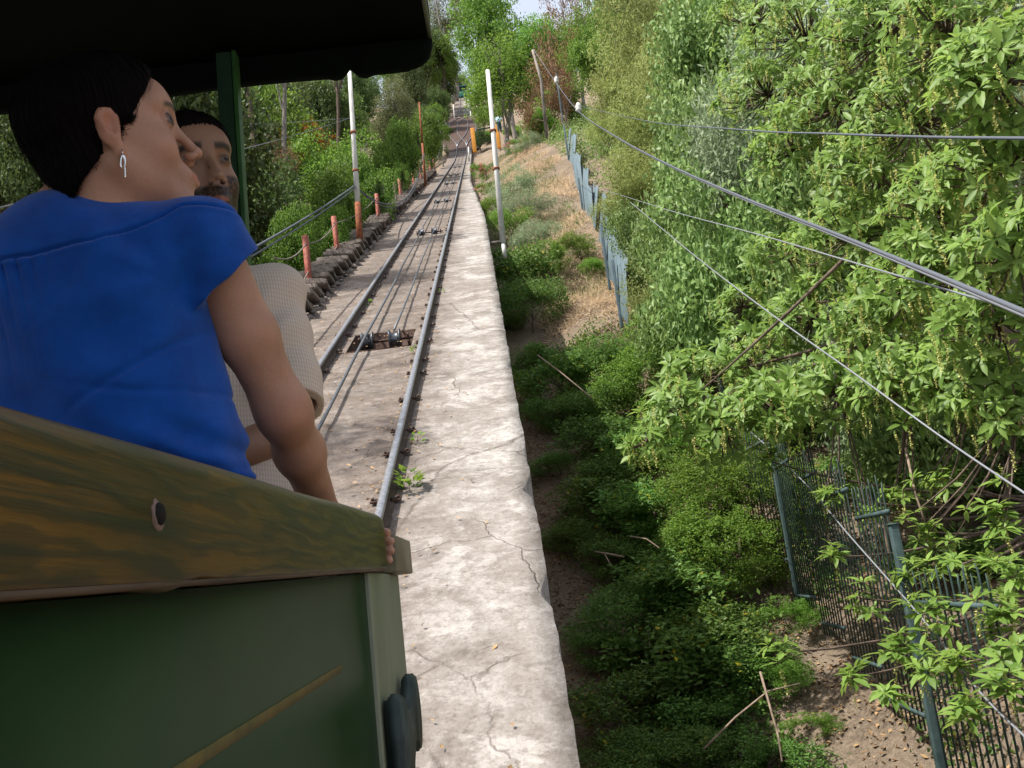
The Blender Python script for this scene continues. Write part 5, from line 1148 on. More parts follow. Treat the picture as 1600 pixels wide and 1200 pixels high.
class Head:
    def __init__(s, c, fwd, up, sc=.93):
        s.c = np.asarray(c, float); s.f = _u(fwd); up = np.asarray(up, float); s.u = _u(up-(up@s.f)*s.f); s.l = np.cross(s.u, s.f); s.sc = sc; s.R = np.stack([s.f, s.l, s.u])
    def w(s, p): return s.c+s.sc*(np.asarray(p, float)@s.R)
    def loc(s, P): return (P-s.c)@s.R.T/s.sc
    def e(s, c, r): 
        g = ell(c, r); return lambda P: g(s.loc(P))*s.sc
    def k(s, a, b, ra, rb): 
        g = cone(a, b, ra, rb); return lambda P: g(s.loc(P))*s.sc
def head_sdf(S_, H, male=False):
    "adds a head in H's frame; coordinates are (forward, left, up)"
    K = S_.add; jw = .006 if male else 0
    K(H.e((-.014, 0, .045), (.096, .074, .084)), .02); K(H.e((.030, 0, .008), (.064, .060, .088)), .03)
    K(H.e((.030, 0, -.056), (.056, .050+jw, .048)), .03); K(H.e((.074, 0, -.094), (.022, .022+jw*.7, .018)), .02)
    for s in (-1, 1):
        K(H.k((-.002, s*(.052+jw), -.040), (.066, s*.016, -.092), .016, .015), .022)
        K(H.e((.056, s*.038, -.022), (.027, .023, .026)), .025)
        K(H.k((.088, s*.012, .040), (.070, s*.046, .042), .010, .008), .014)
    K(H.e((.074, 0, .060), (.028, .050, .035)), .03)
    K(H.e((.083, 0, -.060), (.024, .028, .023)), .016)
    for s in (-1, 1): K(H.e((.105, s*.034, .019), (.018, .019, .0130)), .012, 's')
    K(H.k((.095, 0, .032), (.119, 0, -.018), .0066, .0080), .012); K(H.e((.1205, 0, -.0225), (.0095, .0095, .0082)), .006)
    for s in (-1, 1): K(H.e((.1085, s*.0125, -.0300), (.010, .0060, .0068)), .006)
    for s in (-1, 1):
        K(H.e((.115, s*.0065, -.0365), (.0042, .0032, .004)), .003, 's')
        c = (.0815, s*.033, .019)
        K(H.e(c, (.0122, .0122, .0122)), .001)
        up = H.e(c, (.0142, .0150, .0142)); c0 = np.array(c)
        K(lambda P, up=up, c0=c0: np.maximum(up(P), -(H.loc(P)[..., 2]-c0[2]-.0035+.25*(H.loc(P)[..., 0]-c0[0]-.012))*H.sc), .002)
        K(lambda P, up=up, c0=c0: np.maximum(up(P), (H.loc(P)[..., 2]-c0[2]+.0052)*H.sc), .002)
    for s in (-1, 1):
        K(H.k((.1075, 0, -.0565), (.095, s*.021, -.0620), .0042, .0025), .005); K(H.k((.1055, 0, -.0680), (.095, s*.019, -.0635), .0056, .003), .005)
        K(H.k((.113, 0, -.0620), (.099, s*.024, -.0632), .0014, .0012), .003, 's')
    K(H.k((.108, 0, -.043), (.110, 0, -.052), .0022, .0026), .006, 's')
    for s in (-1, 1):   # ears
        pts = [(.004, .0665, -.028), (.000, .0740, -.017), (-.010, .080, .002), (-.014, .082, .014), (-.008, .081, .023), (.003, .076, .024), (.009, .072, .016), (.008, .070, .004)]
        K(H.e((-.004, s*.074, .001), (.016, .008, .029)), .006)
        for a, b in zip(pts[:-1], pts[1:]): K(H.k((a[0], s*a[1], a[2]), (b[0], s*b[1], b[2]), .0048, .0048), .005)
        K(H.e((.002, s*.071, -.030), (.0085, .0055, .011)), .006)
        K(H.e((.002, s*.0835, .003), (.0085, .0090, .014)), .005, 's')
def tint(base, V, H, male):
    q = H.loc(V); col = np.tile(np.array(base, float), (len(V), 1))
    def blend(m, c): 
        m = np.clip(m, 0, 1)[:, None]; col[:] = col*(1-m)+np.array(c)*m
    g = lambda c, r: np.exp(-((((q-np.array(c))/np.array(r))**2).sum(1)))
    ok = (np.abs(q[:, 0]) < .14) & (np.abs(q[:, 2]) < .15) & (np.abs(q[:, 1]) < .1)
    n = vnoise(V*28, 1., 3)*.08+vnoise(V*90, 1., 5)*.05+np.random.default_rng(1).normal(size=len(V))*.03
    col *= (1+n)[:, None]
    for s in (-1, 1):
        blend(ok*g((.065, s*.042, -.025), (.03, .02, .022))*.30, (base[0]*1.10, base[1]*.72, base[2]*.66))
        blend(ok*g((-.004, s*.08, .005), (.022, .012, .034))*.45, (base[0]*1.05, base[1]*.62, base[2]*.55))
        # brows
        br = np.clip(1.6-np.abs(q[:, 2]-(.041+.10*np.clip(np.abs(q[:, 1])-.012, 0, .02)-.25*np.clip(np.abs(q[:, 1])-.034, 0, .03)))/(.0058 if male else .0034), 0, 1)*np.clip((np.abs(q[:, 1])-.010)/.004, 0, 1)*np.clip((.054-np.abs(q[:, 1]))/.006, 0, 1)*(q[:, 0] > .06)*(q[:, 1]*s > 0)
        blend(ok*br*(.97 if male else .9), (.012, .008, .006))
        eb = np.exp(-(((q-np.array((.0815, s*.033, .019)))**2).sum(1)-.0122**2).clip(0)/.000012)*(q[:, 0] > .085)*(np.abs(q[:, 2]-.0185) < .0055)
        de = np.sqrt(((q-np.array((.0815, s*.033, .019)))**2).sum(1)); zz = q[:, 2]-.0185
        lash = np.exp(-((de-.0140)/.0018)**2)*(q[:, 0] > .083)*(np.abs(np.abs(zz)-.0052) < .0034)
        blend(ok*np.exp(-((de-.0150)/.006)**2)*(q[:, 0] > .075)*.35, (base[0]*.45, base[1]*.35, base[2]*.35))
        blend(ok*eb*.95, (.11, .10, .095)); blend(ok*lash*(.95 if not male else .6), (.015, .010, .010))
    lip = (np.clip(1.5-np.abs(q[:, 2]+.0622)/.0072, 0, 1))*np.clip((.024-np.abs(q[:, 1]))/.005, 0, 1)*(q[:, 0] > .092)*(np.clip(1.4-np.abs((q[:, 2]+.0622))/.009, 0, 1))
    blend(ok*lip*.75, (base[0]*.95, base[1]*.42, base[2]*.42))
    if male:
        bd = np.clip((-q[:, 2]-.030-.25*np.clip(.085-q[:, 0], 0, 1)+.02*(np.abs(q[:, 1]) > .03))/.012, 0, 1)*np.clip((q[:, 0]+.015)/.02, 0, 1)*(q[:, 2] > -.125)
        mus = (np.abs(q[:, 1]) < .032)*(q[:, 0] > .085)*(q[:, 2] < -.036)
        bd = np.maximum(bd, mus*.9)*(1-lip*.9); nn = .80+.2*np.random.default_rng(2).normal(size=len(V))
        blend(ok*np.clip(bd*2.0, 0, 1)*np.clip(nn+.15, 0, 1), (.014, .009, .007))
    return np.clip(col, 0, 1)
def skin_mat(name):
    m = bpy.data.materials.new(name); m.use_nodes = True; nt = m.node_tree; b = nt.nodes['Principled BSDF']
    a = N(nt, 'Attribute', attribute_name='skin'); nt.links.new(a.outputs['Color'], b.inputs['Base Color'])
    b.inputs['Roughness'].default_value = .52; b.inputs['Specular IOR Level'].default_value = .4
    b.inputs['Subsurface Weight'].default_value = .12; b.inputs['Subsurface Radius'].default_value = (.012, .005, .003); b.inputs['Subsurface Scale'].default_value = .6
    n = tex(nt, scale=520, detail=4); n2 = tex(nt, scale=110, detail=5); bump(nt, b, mth(nt, 'ADD', n, n2), .35, .0012); return m
M['skin'] = skin_mat('skin')
M['hair'] = mat('dark_hair', (.0045, .0032, .0030), .75, spec=.06)
M['hair_m'] = mat('black_hair', (.006, .0045, .004), .75, spec=.06)
M['silver'] = mat('silver', (.75, .75, .76), .22, 1.)
def m_blue(nt, b):
    n = tex(nt, scale=900, detail=2); n2 = tex(nt, scale=24, detail=6, rough=.6)
    nt.links.new(mixc(nt, ramp(nt, n2, [(.3, (0, 0, 0)), (.7, (1, 1, 1))]), (.0015, .045, .25), (.003, .068, .35)), b.inputs['Base Color'])
    b.inputs['Sheen Weight'].default_value = .15; bump(nt, b, mth(nt, 'ADD', mth(nt, 'MULTIPLY', n, .25), n2), .45, .006)
M['blue'] = mat('blue_jersey', (.005, .08, .5), .85, spec=.15, build=m_blue)
def m_check(nt, b):
    tc = N(nt, 'TexCoord'); sp = N(nt, 'SeparateXYZ'); nt.links.new(tc.outputs['Object'], sp.inputs[0])
    sv = mth(nt, 'GREATER_THAN', mth(nt, 'SINE', mth(nt, 'MULTIPLY', mth(nt, 'ADD', sp.outputs[0], mth(nt, 'MULTIPLY', sp.outputs[1], .7)), 1000.)), .25)
    sh = mth(nt, 'GREATER_THAN', mth(nt, 'SINE', mth(nt, 'MULTIPLY', mth(nt, 'ADD', sp.outputs[2], mth(nt, 'MULTIPLY', sp.outputs[1], .2)), 700.)), .35)
    c = mixc(nt, mth(nt, 'MULTIPLY', sv, .50), (.56, .50, .44), (.40, .27, .24)); c = mixc(nt, mth(nt, 'MULTIPLY', sh, .25), c, (.34, .32, .20))
    nt.links.new(c, b.inputs['Base Color']); n2 = tex(nt, scale=30, detail=5); bump(nt, b, n2, .2, .003)
M['check'] = mat('checked_cotton', (.6, .55, .48), .9, spec=.1, build=m_check)
M['jeans'] = mat('dark_trousers', (.02, .025, .04), .9)
M['shoe'] = mat('dark_shoe', (.02, .018, .016), .7)

# ---------------------------------------------------------------- the woman in the blue top
ear = at(168, 194, 1.15)
wf = _u((.86, .42, .25)); wup = _u((-.03, -.05, 1)); HW = Head((0, 0, 0), wf, wup, .97)
HW.c = ear-HW.sc*(np.array([-.004, -.078, .005])@HW.R)     # her right ear lies at the pixel
W = SDF()
shR = np.array([-.392, 1.245, .527]); shL = np.array([-.740, 1.235, .490]); nb = np.array([-.578, 1.230, .602])
chest = np.array([-.556, 1.265, .40]); waist = np.array([-.508, 1.28, .20]); hip = np.array([-.475, 1.29, .03])
elb = np.array([-.321, 1.368, .292]); wr = np.array([-.318, 1.600, .156])
elL = np.array([-.86, 1.36, .31]); wrL = np.array([-.72, 1.58, .20])
wtor = [(ell(chest, (.145, .098, .17)), .04), (ell(waist, (.112, .075, .15)), .08), (ell(hip, (.140, .090, .12)), .08), (cone(shL+[.02, .02, -.01], shR+[-.02, .01, -.01], .050, .050), .06), (ell((-.565, 1.215, .47), (.13, .06, .10)), .05)]
for f_, k_ in wtor: W.add(f_, k_)
W.add(cone(nb+[0, .02, -.03], HW.w((-.026, 0, -.050)), .056, .050), .04)
head_sdf(W, HW)
W.add(cone(shR, shR*.45+elb*.55, .046, .0415), .02).add(cone(shR*.45+elb*.55, elb, .0415, .0345), .02)
W.add(ell(elb+[.010, -.016, .004], (.017, .018, .020)), .022); mf = elb*.65+wr*.35; W.add(cone(elb, mf, .0345, .0345), .035).add(cone(mf, wr, .0345, .026), .03)
W.add(cone(shL, elL, .046, .036), .03).add(cone(elL, wrL, .036, .024), .02)
# right hand hooked over the end of the rail, left hand resting on the front wall
def grip(S_, wrist, knuck, tips, rad):
    "palm from wrist to knuckles, each finger a jointed chain"
    kc = np.mean(knuck, 0); S_.add(cone(wrist, wrist*.5+kc*.5, .024, .026), .02)
    for k, t in zip(knuck, tips):
        S_.add(cone(wrist*.6+kc*.4, k, .014, .0115), .014); q = [np.asarray(k, float)]+[np.asarray(x, float) for x in t]
        for a, b, r in zip(q[:-1], q[1:], (rad, rad*.93, rad*.86)): S_.add(cone(a, b, r, r*.94), .004)
ke = 1.752
kn = [(-.336, 1.742, .084+.0168*i) for i in range(4)]
tp = [[(-.300, ke+.014, z+.001), (-.262, ke+.020, z-.002), (-.231-.005*abs(i-1.6), ke+.010, z-.006)] for i, (x, y, z) in enumerate(kn)]
grip(W, wr, kn, tp, .0096)
W.add(cone(wr+[0, .03, .02], (-.345, 1.69, .165), .013, .011), .01).add(cone((-.345, 1.69, .165), (-.320, 1.715, .168), .0105, .009), .004)
knL = [(-.76+.02*i, 1.66, .19) for i in range(4)]; tpL = [[(x, 1.69, .185), (x, 1.705, .165), (x, 1.705, .145)] for x, y, z in knL]; grip(W, wrL, knL, tpL, .0088)
W.add(cone(wrL+[-.02, .02, 0], (-.79, 1.63, .17), .012, .010), .01)
for s in (-1, 1):
    kneeP = hip+np.array([s*.085, .03, -.45]); ft = kneeP+np.array([0, -.01, -.38])
    W.add(cone(hip+[s*.07, 0, -.03], kneeP, .082, .052), .03).add(cone(kneeP, ft, .052, .036), .02).add(cone(ft, ft+[.01, .13, -.015], .034, .026), .02)
def elbow_tint(V, c_):
    m = .55*np.exp(-((V-(elb+[.01, -.02, 0]))**2).sum(1)/.028**2)[:, None]; c_ = c_*(1-m)+m*np.array([.40, .155, .11])
    r_ = np.random.default_rng(8); arm = V[:, 2] < .5
    for q in V[arm][r_.choice(arm.sum(), 60)]:      # a few small moles on the arm
        m = .7*np.exp(-((V-q)**2).sum(1)/.0016**2)[:, None]; c_ = c_*(1-m)+m*np.array([.12, .05, .03])
    return c_
wp = thing('person', 'woman with short dark hair in a royal blue top, seen from behind, looking right', 'person', None, (-.52, 1.28, -.84)); WO = (-.52, 1.28, -.84)
SK = (.38, .205, .138)
body_o = organic('body', W, (-1.02, .95, -.90), (-.16, 1.90, .92), .0032, M['skin'], wp, lambda V: elbow_tint(V, tint(SK, V, HW, False)), it=1, loc=WO)
# blue top
B = SDF(); infl = .012
B.add(ell(chest+[0, 0, 0], (.164, .112, .185)), .04).add(ell(waist, (.156, .105, .18)), .10).add(ell(hip+[0, 0, .0], (.182, .122, .14)), .08)
B.add(cone(shL+[.02, .02, -.008], shR+[-.022, .008, -.004], .060, .060), .06).add(ell((-.562, 1.212, .475), (.140, .066, .105)), .05)
B.add(cone(nb+[0, .01, -.08], nb+[.012, .0, -.062], .074, .060), .05)
ad = _u(elb-shR); sl1 = shR+ad*.062
def sleeve(a, d, n, L_, r0, r1, th, t0, off):
    "hollow short sleeve along d from a, cut by the plane n at length L_"
    a = np.asarray(a, float); c1 = cone(a, a+d*L_*1.5+off, r0, r1); c2 = cone(a, a+d*L_*1.9+off, r0-th, r1-th+(r1-r0)*.2); e = a+d*L_; n = _u(n)
    return lambda P: np.maximum(np.maximum(c1(P), (P-e)@n), -np.maximum(c2(P), -((P-a)@d)+abs(t0)))
B.add(sleeve(shR, ad, ad+[.30, 0, .10], .066, .060, .072, .0085, .045, np.array([.006, -.006, 0])), .012)
aL = _u(elL-shL); B.add(lambda P: np.maximum(cone(shL, shL+aL*.14, .055, .062)(P), (P-shL-aL*.10)@aL), .02)
def seam_z(x): return np.interp(x, [-.80, -.66, -.58, -.50, -.44, -.40], [.478, .484, .487, .500, .528, .555])
def wfold(P):
    x, y, z = P[:, 0], P[:, 1], P[:, 2]; back = np.clip((1.27-y)/.06, 0, 1)
    s = z-seam_z(x); d = -.0036*np.exp(-(s/.0026)**2)*back+.0014*np.exp(-((s+.007)/.005)**2)*back
    cr = lambda ph, w_=.22: np.exp(-(np.sin(ph*.5)/w_)**2)
    ga = np.exp(-((x+.625)/.075)**2)*np.clip(-s/.004, 0, 1)*np.exp(-(-s).clip(0)/.055)
    d = d-.0042*ga*cr(x*330+5*np.sin(z*14), .35)*back
    # broad soft folds
    d = d+.0048*np.sin(95*(z+.38*x)+2.2*np.sin(x*14)+1.3*np.sin(z*31))*np.exp(-((z-.17)/.085)**2)*np.clip((x+.68)/.12, .15, 1)
    d = d-.0040*cr(70*(z+.30*x)+3*np.sin(x*9)+1.5*np.sin(z*17), .20)*np.exp(-((z-.20)/.10)**2)*np.clip((x+.70)/.2, .1, 1)
    d = d-.0030*cr(40*(x*.8-z*.7)+2*np.sin(z*11), .16)*np.clip((x+.60)/.1, 0, 1)*np.exp(-((z-.36)/.10)**2)*back
    d = d+.0030*np.sin(34*(x*.9+z*.55)+1.6*np.sin(z*13+1))*np.clip((.46-z)/.1, 0, 1)*back*.8
    dx, dz = x+.415, z-.455; ang = np.arctan2(dz, dx); rr = np.hypot(dx, dz); d = d+.0030*np.sin(ang*7+1)*np.exp(-rr/.09)*np.clip((rr-.02)/.05, 0, 1)*np.clip((1.30-y)/.04, 0, 1)
    d = d+.0016*vnoise(P, 45, 3)
    return -d*1.7
B.add(wfold, 0, 'd')
cut = SDF().add(lambda P: .10-P[:, 2]).p[0][2]
neckc = nb+np.array([.012, .01, .052])
B.add(ell(neckc, (.082, .086, .060)), .006, 's'); B.add(lambda P: .02-P[:, 2]+.03*0, .004, 'i')
organic('blue_top', B, (-1.0, .98, -.02), (-.20, 1.48, .70), .0025, M['blue'], wp, it=1, loc=WO)
J = SDF()
J.add(ell(hip+[0, 0, -.03], (.150, .098, .11)), .05)
for s in (-1, 1):
    kneeP = hip+np.array([s*.085, .03, -.45]); ft = kneeP+np.array([0, -.01, -.35]); J.add(cone(hip+[s*.07, 0, -.03], kneeP, .095, .066), .04).add(cone(kneeP, ft, .066, .058), .03)
organic('trousers', J, (-.80, 1.0, -.85), (-.20, 1.6, .16), .008, M['jeans'], wp, loc=WO)
for s in (-1, 1): ft = hip+np.array([s*.085, .02, -.83]); organic('shoe', SDF().add(cone(ft+[0, -.03, 0], ft+[.01, .15, -.01], .046, .038)), ft-.15, ft+.25, .008, M['shoe'], wp, loc=WO)

# hair: a sculpted shell and fine strands lying along it
def hair(H, name_, par, loc, m, polyf, shell, seed, nstr=11000, slen=.04, crown=(-.035, 0, .13), amp=.0011, wdt=.0006, cut_=True, lift=.0014):
    S_ = SDF()
    for f_, k_ in shell: S_.add(f_, k_)
    def disp(P):
        q = H.loc(P)-np.array(crown); th = np.arctan2(q[:, 1], q[:, 0]); r = np.linalg.norm(q, axis=1)
        return -amp*(np.sin(th*41+3*np.sin(r*60))+.7*np.sin(th*83+r*90+2)+.5*np.sin(th*19-r*40))*.55*np.clip(r/.03, 0, 1)-.0015*vnoise(P, 70, 2)
    S_.add(disp, 0, 'd'); S_.add(lambda P: polyf(H.loc(P))*H.sc, .006, 'i')
    lo = H.c-.22; hi = H.c+.22; V, Q = surfnet(S_, lo, hi, .0030); V = smoothV(V, Q, 1)
    o = link(name_, mesh_np(name_, V-np.asarray(loc), Q[:, ::-1], True), m, par)
    r = np.random.default_rng(seed); P = V[r.choice(len(V), nstr)]
    def grad(P, e=.0015): return unit(np.stack([S_(P+[e, 0, 0])-S_(P-[e, 0, 0]), S_(P+[0, e, 0])-S_(P-[0, e, 0]), S_(P+[0, 0, e])-S_(P-[0, 0, e])], -1))
    cw = H.w(crown); rows = []; sd = None; NS = 6; L_ = slen*r.uniform(.5, 1.2, nstr)[:, None]; lf = r.random(nstr)[:, None]
    lf = lf+(r.random(nstr)[:, None] < .03)*3.; jit = r.normal(size=(nstr, 3))*.15+vnoise(P, 22, 5)[:, None]*np.array([.1, .1, 0])
    for k in range(NS+1):
        g = grad(P); fl = unit(P-cw)+np.array([0, 0, -.75])+jit; fl = fl-(fl*g).sum(1, keepdims=True)*g; fl = unit(fl)
        if sd is None: sd = unit(np.cross(fl, g))
        w_ = wdt*(1-k/NS)**.5; rows.append((P+g*(lift*(.2+lf)*(.4+k/NS*1.2))-sd*w_, P+g*(lift*(.2+lf)*(.4+k/NS*1.2))+sd*w_)); P = P+fl*L_/NS
        dd = S_(P); inside = np.clip(dd, -.01, .004); P = P-g*(inside)[:, None]*.8
    A = np.stack([np.stack(x, 1) for x in rows], 1).reshape(-1, 3); b = np.arange(nstr)*(2*(NS+1)); Q = np.concatenate([np.stack([b+2*k, b+2*k+1, b+2*k+3, b+2*k+2], -1) for k in range(NS)])
    link('strands', mesh_np('strands', A-np.asarray(loc), Q, False), m, o)
    return o
def wpoly(q):
    "keep-region of the woman's hair in her profile plane: negative = hair"
    f, l, u = q[:, 0], np.abs(q[:, 1]), q[:, 2]
    line = np.interp(u, [-.16, -.12, -.085, -.055, -.035, -.012, .006, .022, .040, .062, .085, .105, .13], [-.12, -.104, -.082, -.052, -.030, .014, .032, .034, .048, .066, .078, .086, .10])
    # behind the ear the line runs back round the ear
    line = np.where((u < .012) & (u > -.04) & (l > .062), np.minimum(line, np.interp(u, [-.04, -.02, .012], [-.026, -.016, .020])), line)
    d = f-line; e_ = .0195-np.sqrt(((f+.003)/1.0)**2+((u+.006)/1.35)**2+(.6*(l-.085))**2); return np.maximum(np.maximum(d*.8, -u-.118), np.where(l > .055, e_, -1))
HS = [(HW.e((-.010, 0, .049), (.102, .083, .090)), .02), (HW.e((.030, 0, .078), (.068, .068, .056)), .03), (HW.e((-.042, 0, -.032), (.048, .058, .070)), .03), (HW.e((-.036, 0, -.070), (.034, .052, .050)), .03)]
for s in (-1, 1): HS.append((HW.e((.020, s*.062, .026), (.020, .012, .036)), .012))
hair(HW, 'hair', wp, WO, M['hair'], wpoly, HS, 4)
# thin fringe strands on the forehead side and nape, earring
er = HW.w((.003, -.076, -.040)); mb = MB()
mb.tube([er+[0, 0, .008], er+[.001, -.002, 0]], .0007, 6)
hoop = [er+np.array([.0, 0, -.011])+0.0095*(math.cos(a)*HW.f*.30+math.sin(a)*np.array([0, 0, 1.])) for a in np.linspace(-1.2, 4.2, 22)]
mb.tube(hoop, [.0007+.0012*math.sin(math.pi*k/21) for k in range(22)], 8)
for k in range(4): mb.lathe([(0, -.003), (.0016, 0), (0, .003)], er+np.array([.003, -.001, -.021-.0035*k]), (0, 0, 1), 8)
mb.V = [v-np.array(WO) for v in mb.V]; mb.build('earring', M['silver'], wp, True)
# eye irises as tiny discs
def irises(H, par, loc, look=(1, 0, 0)):
    for s in (-1, 1):
        c = np.array((.0815, s*.033, .019)); d = _u(look); p = H.w(c+d*.0118); ax = d@H.R
        mb = MB().lathe([(0, .0008), (.0052, .0003), (.0064, -.0012)], p, ax, 18); mb.V = [v-np.asarray(loc) for v in mb.V]; mb.build('iris', M['iris'], par, True)
M['iris'] = mat('dark_iris', (.010, .006, .004), .35, spec=.3)
irises(HW, wp, WO, (.9, -.42, .05))

# ---------------------------------------------------------------- the man behind her
MY = 1.76
mc = at(303, 287, MY); mfw = _u((.60, -.79, -.10)); HM = Head(mc, mfw, _u((-.27, .02, 1)), 1.02)
Z = SDF()
mnb = np.array([mc[0]-.02, MY+.03, .74]); mL = at(430, 464, MY); mL = np.array([mL[0], MY, mL[2]]); mR = np.array([mnb[0]-.21, MY+.05, .66])
mch = np.array([mnb[0]+.0, MY+.02, .49]); mwa = np.array([mnb[0]+.02, MY+.02, .28]); mhi = np.array([mnb[0]+.02, MY+.02, .14-.0])
mel = np.array([mL[0]+.02, MY-.03, mL[2]-.27]); mwrist = np.array([mL[0]-.17, MY-.15, mL[2]-.36])
for f_, k_ in [(ell(mch, (.165, .11, .20)), .04), (ell(mwa, (.15, .10, .16)), .08), (ell(mhi, (.16, .11, .12)), .06), (cone(mR, mL, .055, .055), .06)]: Z.add(f_, k_)
Z.add(cone(mnb, HM.w((-.028, 0, -.06)), .062, .058), .04); head_sdf(Z, HM, True)
Z.add(cone(mL, mel, .040, .038), .02).add(cone(mel, mwrist, .040, .027), .02).add(cone(mR, mR+[-.04, -.02, -.28], .05, .04), .03).add(cone(mR+[-.04, -.02, -.28], mR+[.05, -.14, -.40], .04, .027), .02)
dM = _u(mwrist-mel)
def openhand(S_, wrist, d, nrm, rad=.0095):
    d = _u(d); nrm = _u(nrm); sd = _u(np.cross(d, nrm)); S_.add(ell(wrist+d*.045, (.045, .038, .016), np.stack([d, sd, nrm])), .02)
    for o_, L_ in ((-.030, .066), (-.010, .075), (.010, .071), (.029, .056)):
        q = wrist+d*.078+sd*o_; dd = d; r = rad
        for j, f in enumerate((.45, .32, .26)):
            dd = _u(dd-nrm*(.25+.15*j)); e = q+dd*L_*f; S_.add(cone(q, e, r, r*.93), .004); q = e; r *= .93
    a = wrist+d*.025-sd*.030; b = a-sd*.024+d*.03-nrm*.01; S_.add(cone(a, b, rad*1.5, rad*1.1), .012).add(cone(b, b+d*.028-nrm*.01, rad*1.05, rad*.9), .004)
openhand(Z, mwrist, dM, (0, 0, 1)); openhand(Z, mR+[.05, -.14, -.40], (.8, -.5, -.3), (0, 0, 1))
for s in (-1, 1):
    kn_ = mhi+np.array([s*.09, 0, -.38]); ft = kn_+np.array([0, 0, -.33]); Z.add(cone(mhi+[s*.08, 0, 0], kn_, .085, .055), .03).add(cone(kn_, ft, .055, .04), .02).add(cone(ft, ft+[.0, -.13, -.005], .036, .028), .02)
mp = thing('person', 'bearded dark-haired man in a pale checked shirt, half hidden behind the woman in blue', 'person', None, (mnb[0], MY, -.61)); MO = (mnb[0], MY, -.61)
SM = (.25, .14, .09)
organic('body', Z, (-1.05, MY-.45, -.66), (-.16, MY+.25, 1.22), .0036, M['skin'], mp, lambda V: tint(SM, V, HM, True), it=1, loc=MO)
C_ = SDF(); C_.add(ell(mch, (.182, .128, .21)), .04).add(ell(mwa, (.178, .125, .19)), .09).add(ell(mhi, (.185, .130, .14)), .08).add(cone(mR, mL+[-.01, 0, 0], .062, .062), .06).add(cone(mnb+[0, 0, -.05], mnb+[0, 0, .005], .085, .072), .05)
am = _u(mel-mL)
C_.add(sleeve(mL, am, am+[-.10, -.20, 0], .225, .062, .073, .016, -.15, np.array([.0, -.010, 0])), .03)
aR = _u(np.array([-.04, -.02, -.28])); C_.add(lambda P: np.maximum(cone(mR, mR+aR*.28, .060, .08)(P), (P-mR-aR*.21)@aR), .03)
def mfold(P):
    x, y, z = P[:, 0], P[:, 1], P[:, 2]; q = P-mL; t = q@am; d = (.0050*np.sin(58*t+26*(q[:, 0])+2*np.sin(q[:, 0]*30))+.004*np.sin(31*t-44*q[:, 0]))*np.exp(-((t-.10)/.09)**2)*np.clip((x-mL[0]+.09)/.04, 0, 1)
    return -(1.15*d+.004*np.sin(30*x+18*z+np.sin(9*z))+.0015*vnoise(P, 40, 7))
C_.add(mfold, 0, 'd'); C_.add(ell(mnb+[.0, -.02, .05], (.088, .09, .06)), .006, 's'); C_.add(lambda P: .03-P[:, 2], .004, 'i')
organic('checked_shirt', C_, (-1.05, MY-.30, 0), (-.14, MY+.30, .90), .0036, M['check'], mp, it=1, loc=MO)
J = SDF(); J.add(ell(mhi+[0, 0, -.02], (.17, .118, .12)), .05)
for s in (-1, 1):
    kn_ = mhi+np.array([s*.09, 0, -.38]); ft = kn_+np.array([0, 0, -.31]); J.add(cone(mhi+[s*.08, 0, 0], kn_, .10, .07), .04).add(cone(kn_, ft, .07, .062), .03)
organic('trousers', J, (-.95, MY-.25, -.62), (-.2, MY+.25, .3), .008, M['jeans'], mp, loc=MO)
for s in (-1, 1): ft = mhi+np.array([s*.09, .02, -.71]); organic('shoe', SDF().add(cone(ft, ft+[0, -.16, -.005], .046, .038)), ft-.25, ft+.2, .008, M['shoe'], mp, loc=MO)
def mpoly(q):
    f, l, u = q[:, 0], np.abs(q[:, 1]), q[:, 2]
    line = np.interp(u, [-.14, -.07, -.04, -.012, .01, .03, .050, .070, .082, .10, .14], [-.06, -.055, -.035, .010, .026, .030, .048, .070, .092, .13, .16])
    line = line-.10*np.clip(l-.052, 0, .03)*(u > .05); return np.maximum((f-line)*.8, -u-.10)
HSm = [(HM.e((-.016, 0, .050), (.103, .080, .090)), .02), (HM.e((.034, 0, .072), (.062, .064, .055)), .03), (HM.e((-.055, 0, -.03), (.048, .058, .07)), .03)]
hair(HM, 'hair', mp, MO, M['hair_m'], mpoly, HSm, 5, 2600, .025, amp=.0016, wdt=.0009)
irises(HM, mp, MO, (.93, .30, .1))

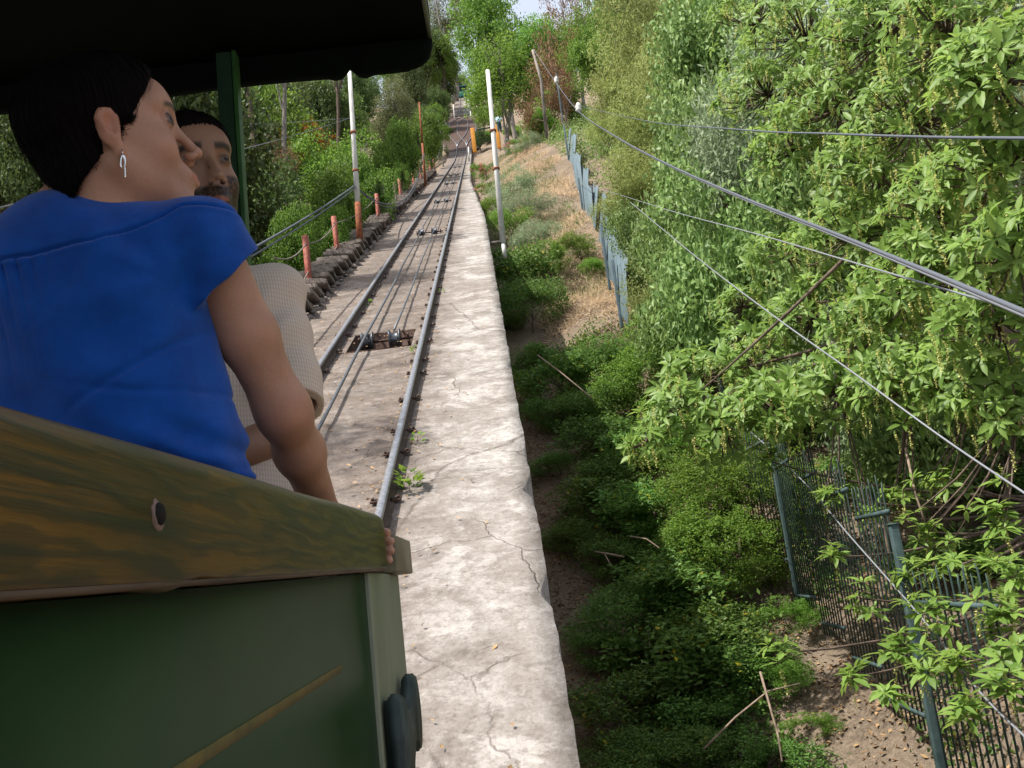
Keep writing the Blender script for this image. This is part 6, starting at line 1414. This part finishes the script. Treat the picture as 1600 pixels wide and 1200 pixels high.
# ---------------------------------------------------------------- tiny walker beside the orange posts
wk = at(783, 222, 72.); hgt = 1.7
T_ = SDF(); b0 = np.array([wk[0], wk[1], at(783, 178, 72.)[2]-hgt]); up_ = lambda x, y, z: b0+np.array([x, y, z])
T_.add(ell(up_(0, 0, 1.58), (.09, .10, .12)), .02).add(cone(up_(0, 0, 1.40), up_(0, 0, 1.5), .06, .05), .03).add(ell(up_(0, 0, 1.20), (.19, .12, .25)), .05).add(ell(up_(0, 0, .92), (.17, .12, .16)), .06)
for s in (-1, 1): T_.add(cone(up_(s*.09, 0, .88), up_(s*.11, s*.1, .45), .085, .06), .03).add(cone(up_(s*.11, s*.1, .45), up_(s*.11, s*.14, .06), .055, .04), .02).add(cone(up_(s*.11, s*.14, .05), up_(s*.11, s*.14-.14, .04), .045, .04), .02).add(cone(up_(s*.19, 0, 1.36), up_(s*.24, -.02, 1.08), .05, .04), .03).add(cone(up_(s*.24, -.02, 1.08), up_(s*.16, -.16, .95), .038, .03), .02)
tp_ = thing('person', 'tiny walker in a pale blue top standing beyond the orange gate posts', 'person', None, tuple(b0))
organic('body', T_, b0-[.5, .5, .1], b0+[.5, .5, 1.8], .025, M['skin'], tp_, lambda V: np.tile(np.array(SK)*.8, (len(V), 1)), loc=tuple(b0))
T2 = SDF().add(ell(up_(0, 0, 1.2), (.22, .15, .28)), .05); [T2.add(cone(up_(s*.19, 0, 1.38), up_(s*.24, -.02, 1.12), .075, .07), .04) for s in (-1, 1)]
organic('shirt', T2, b0+[-.5, -.5, .7], b0+[.5, .5, 1.6], .03, mat('pale_blue_cloth', (.45, .62, .75), .9), tp_, loc=tuple(b0))
T3 = SDF().add(ell(up_(0, 0, .92), (.19, .14, .17)), .05); [T3.add(cone(up_(s*.09, 0, .88), up_(s*.11, s*.12, .2), .105, .075), .04) for s in (-1, 1)]
organic('trousers', T3, b0+[-.5, -.5, 0], b0+[.5, .5, 1.2], .03, mat('teal_trousers', (.03, .07, .08), .9), tp_, loc=tuple(b0))
organic('hair', SDF().add(ell(up_(0, .02, 1.62), (.105, .11, .115))), b0+[-.3, -.3, 1.4], b0+[.3, .3, 1.8], .02, mat('brown_hair', (.08, .035, .02), .8), tp_, loc=tuple(b0))
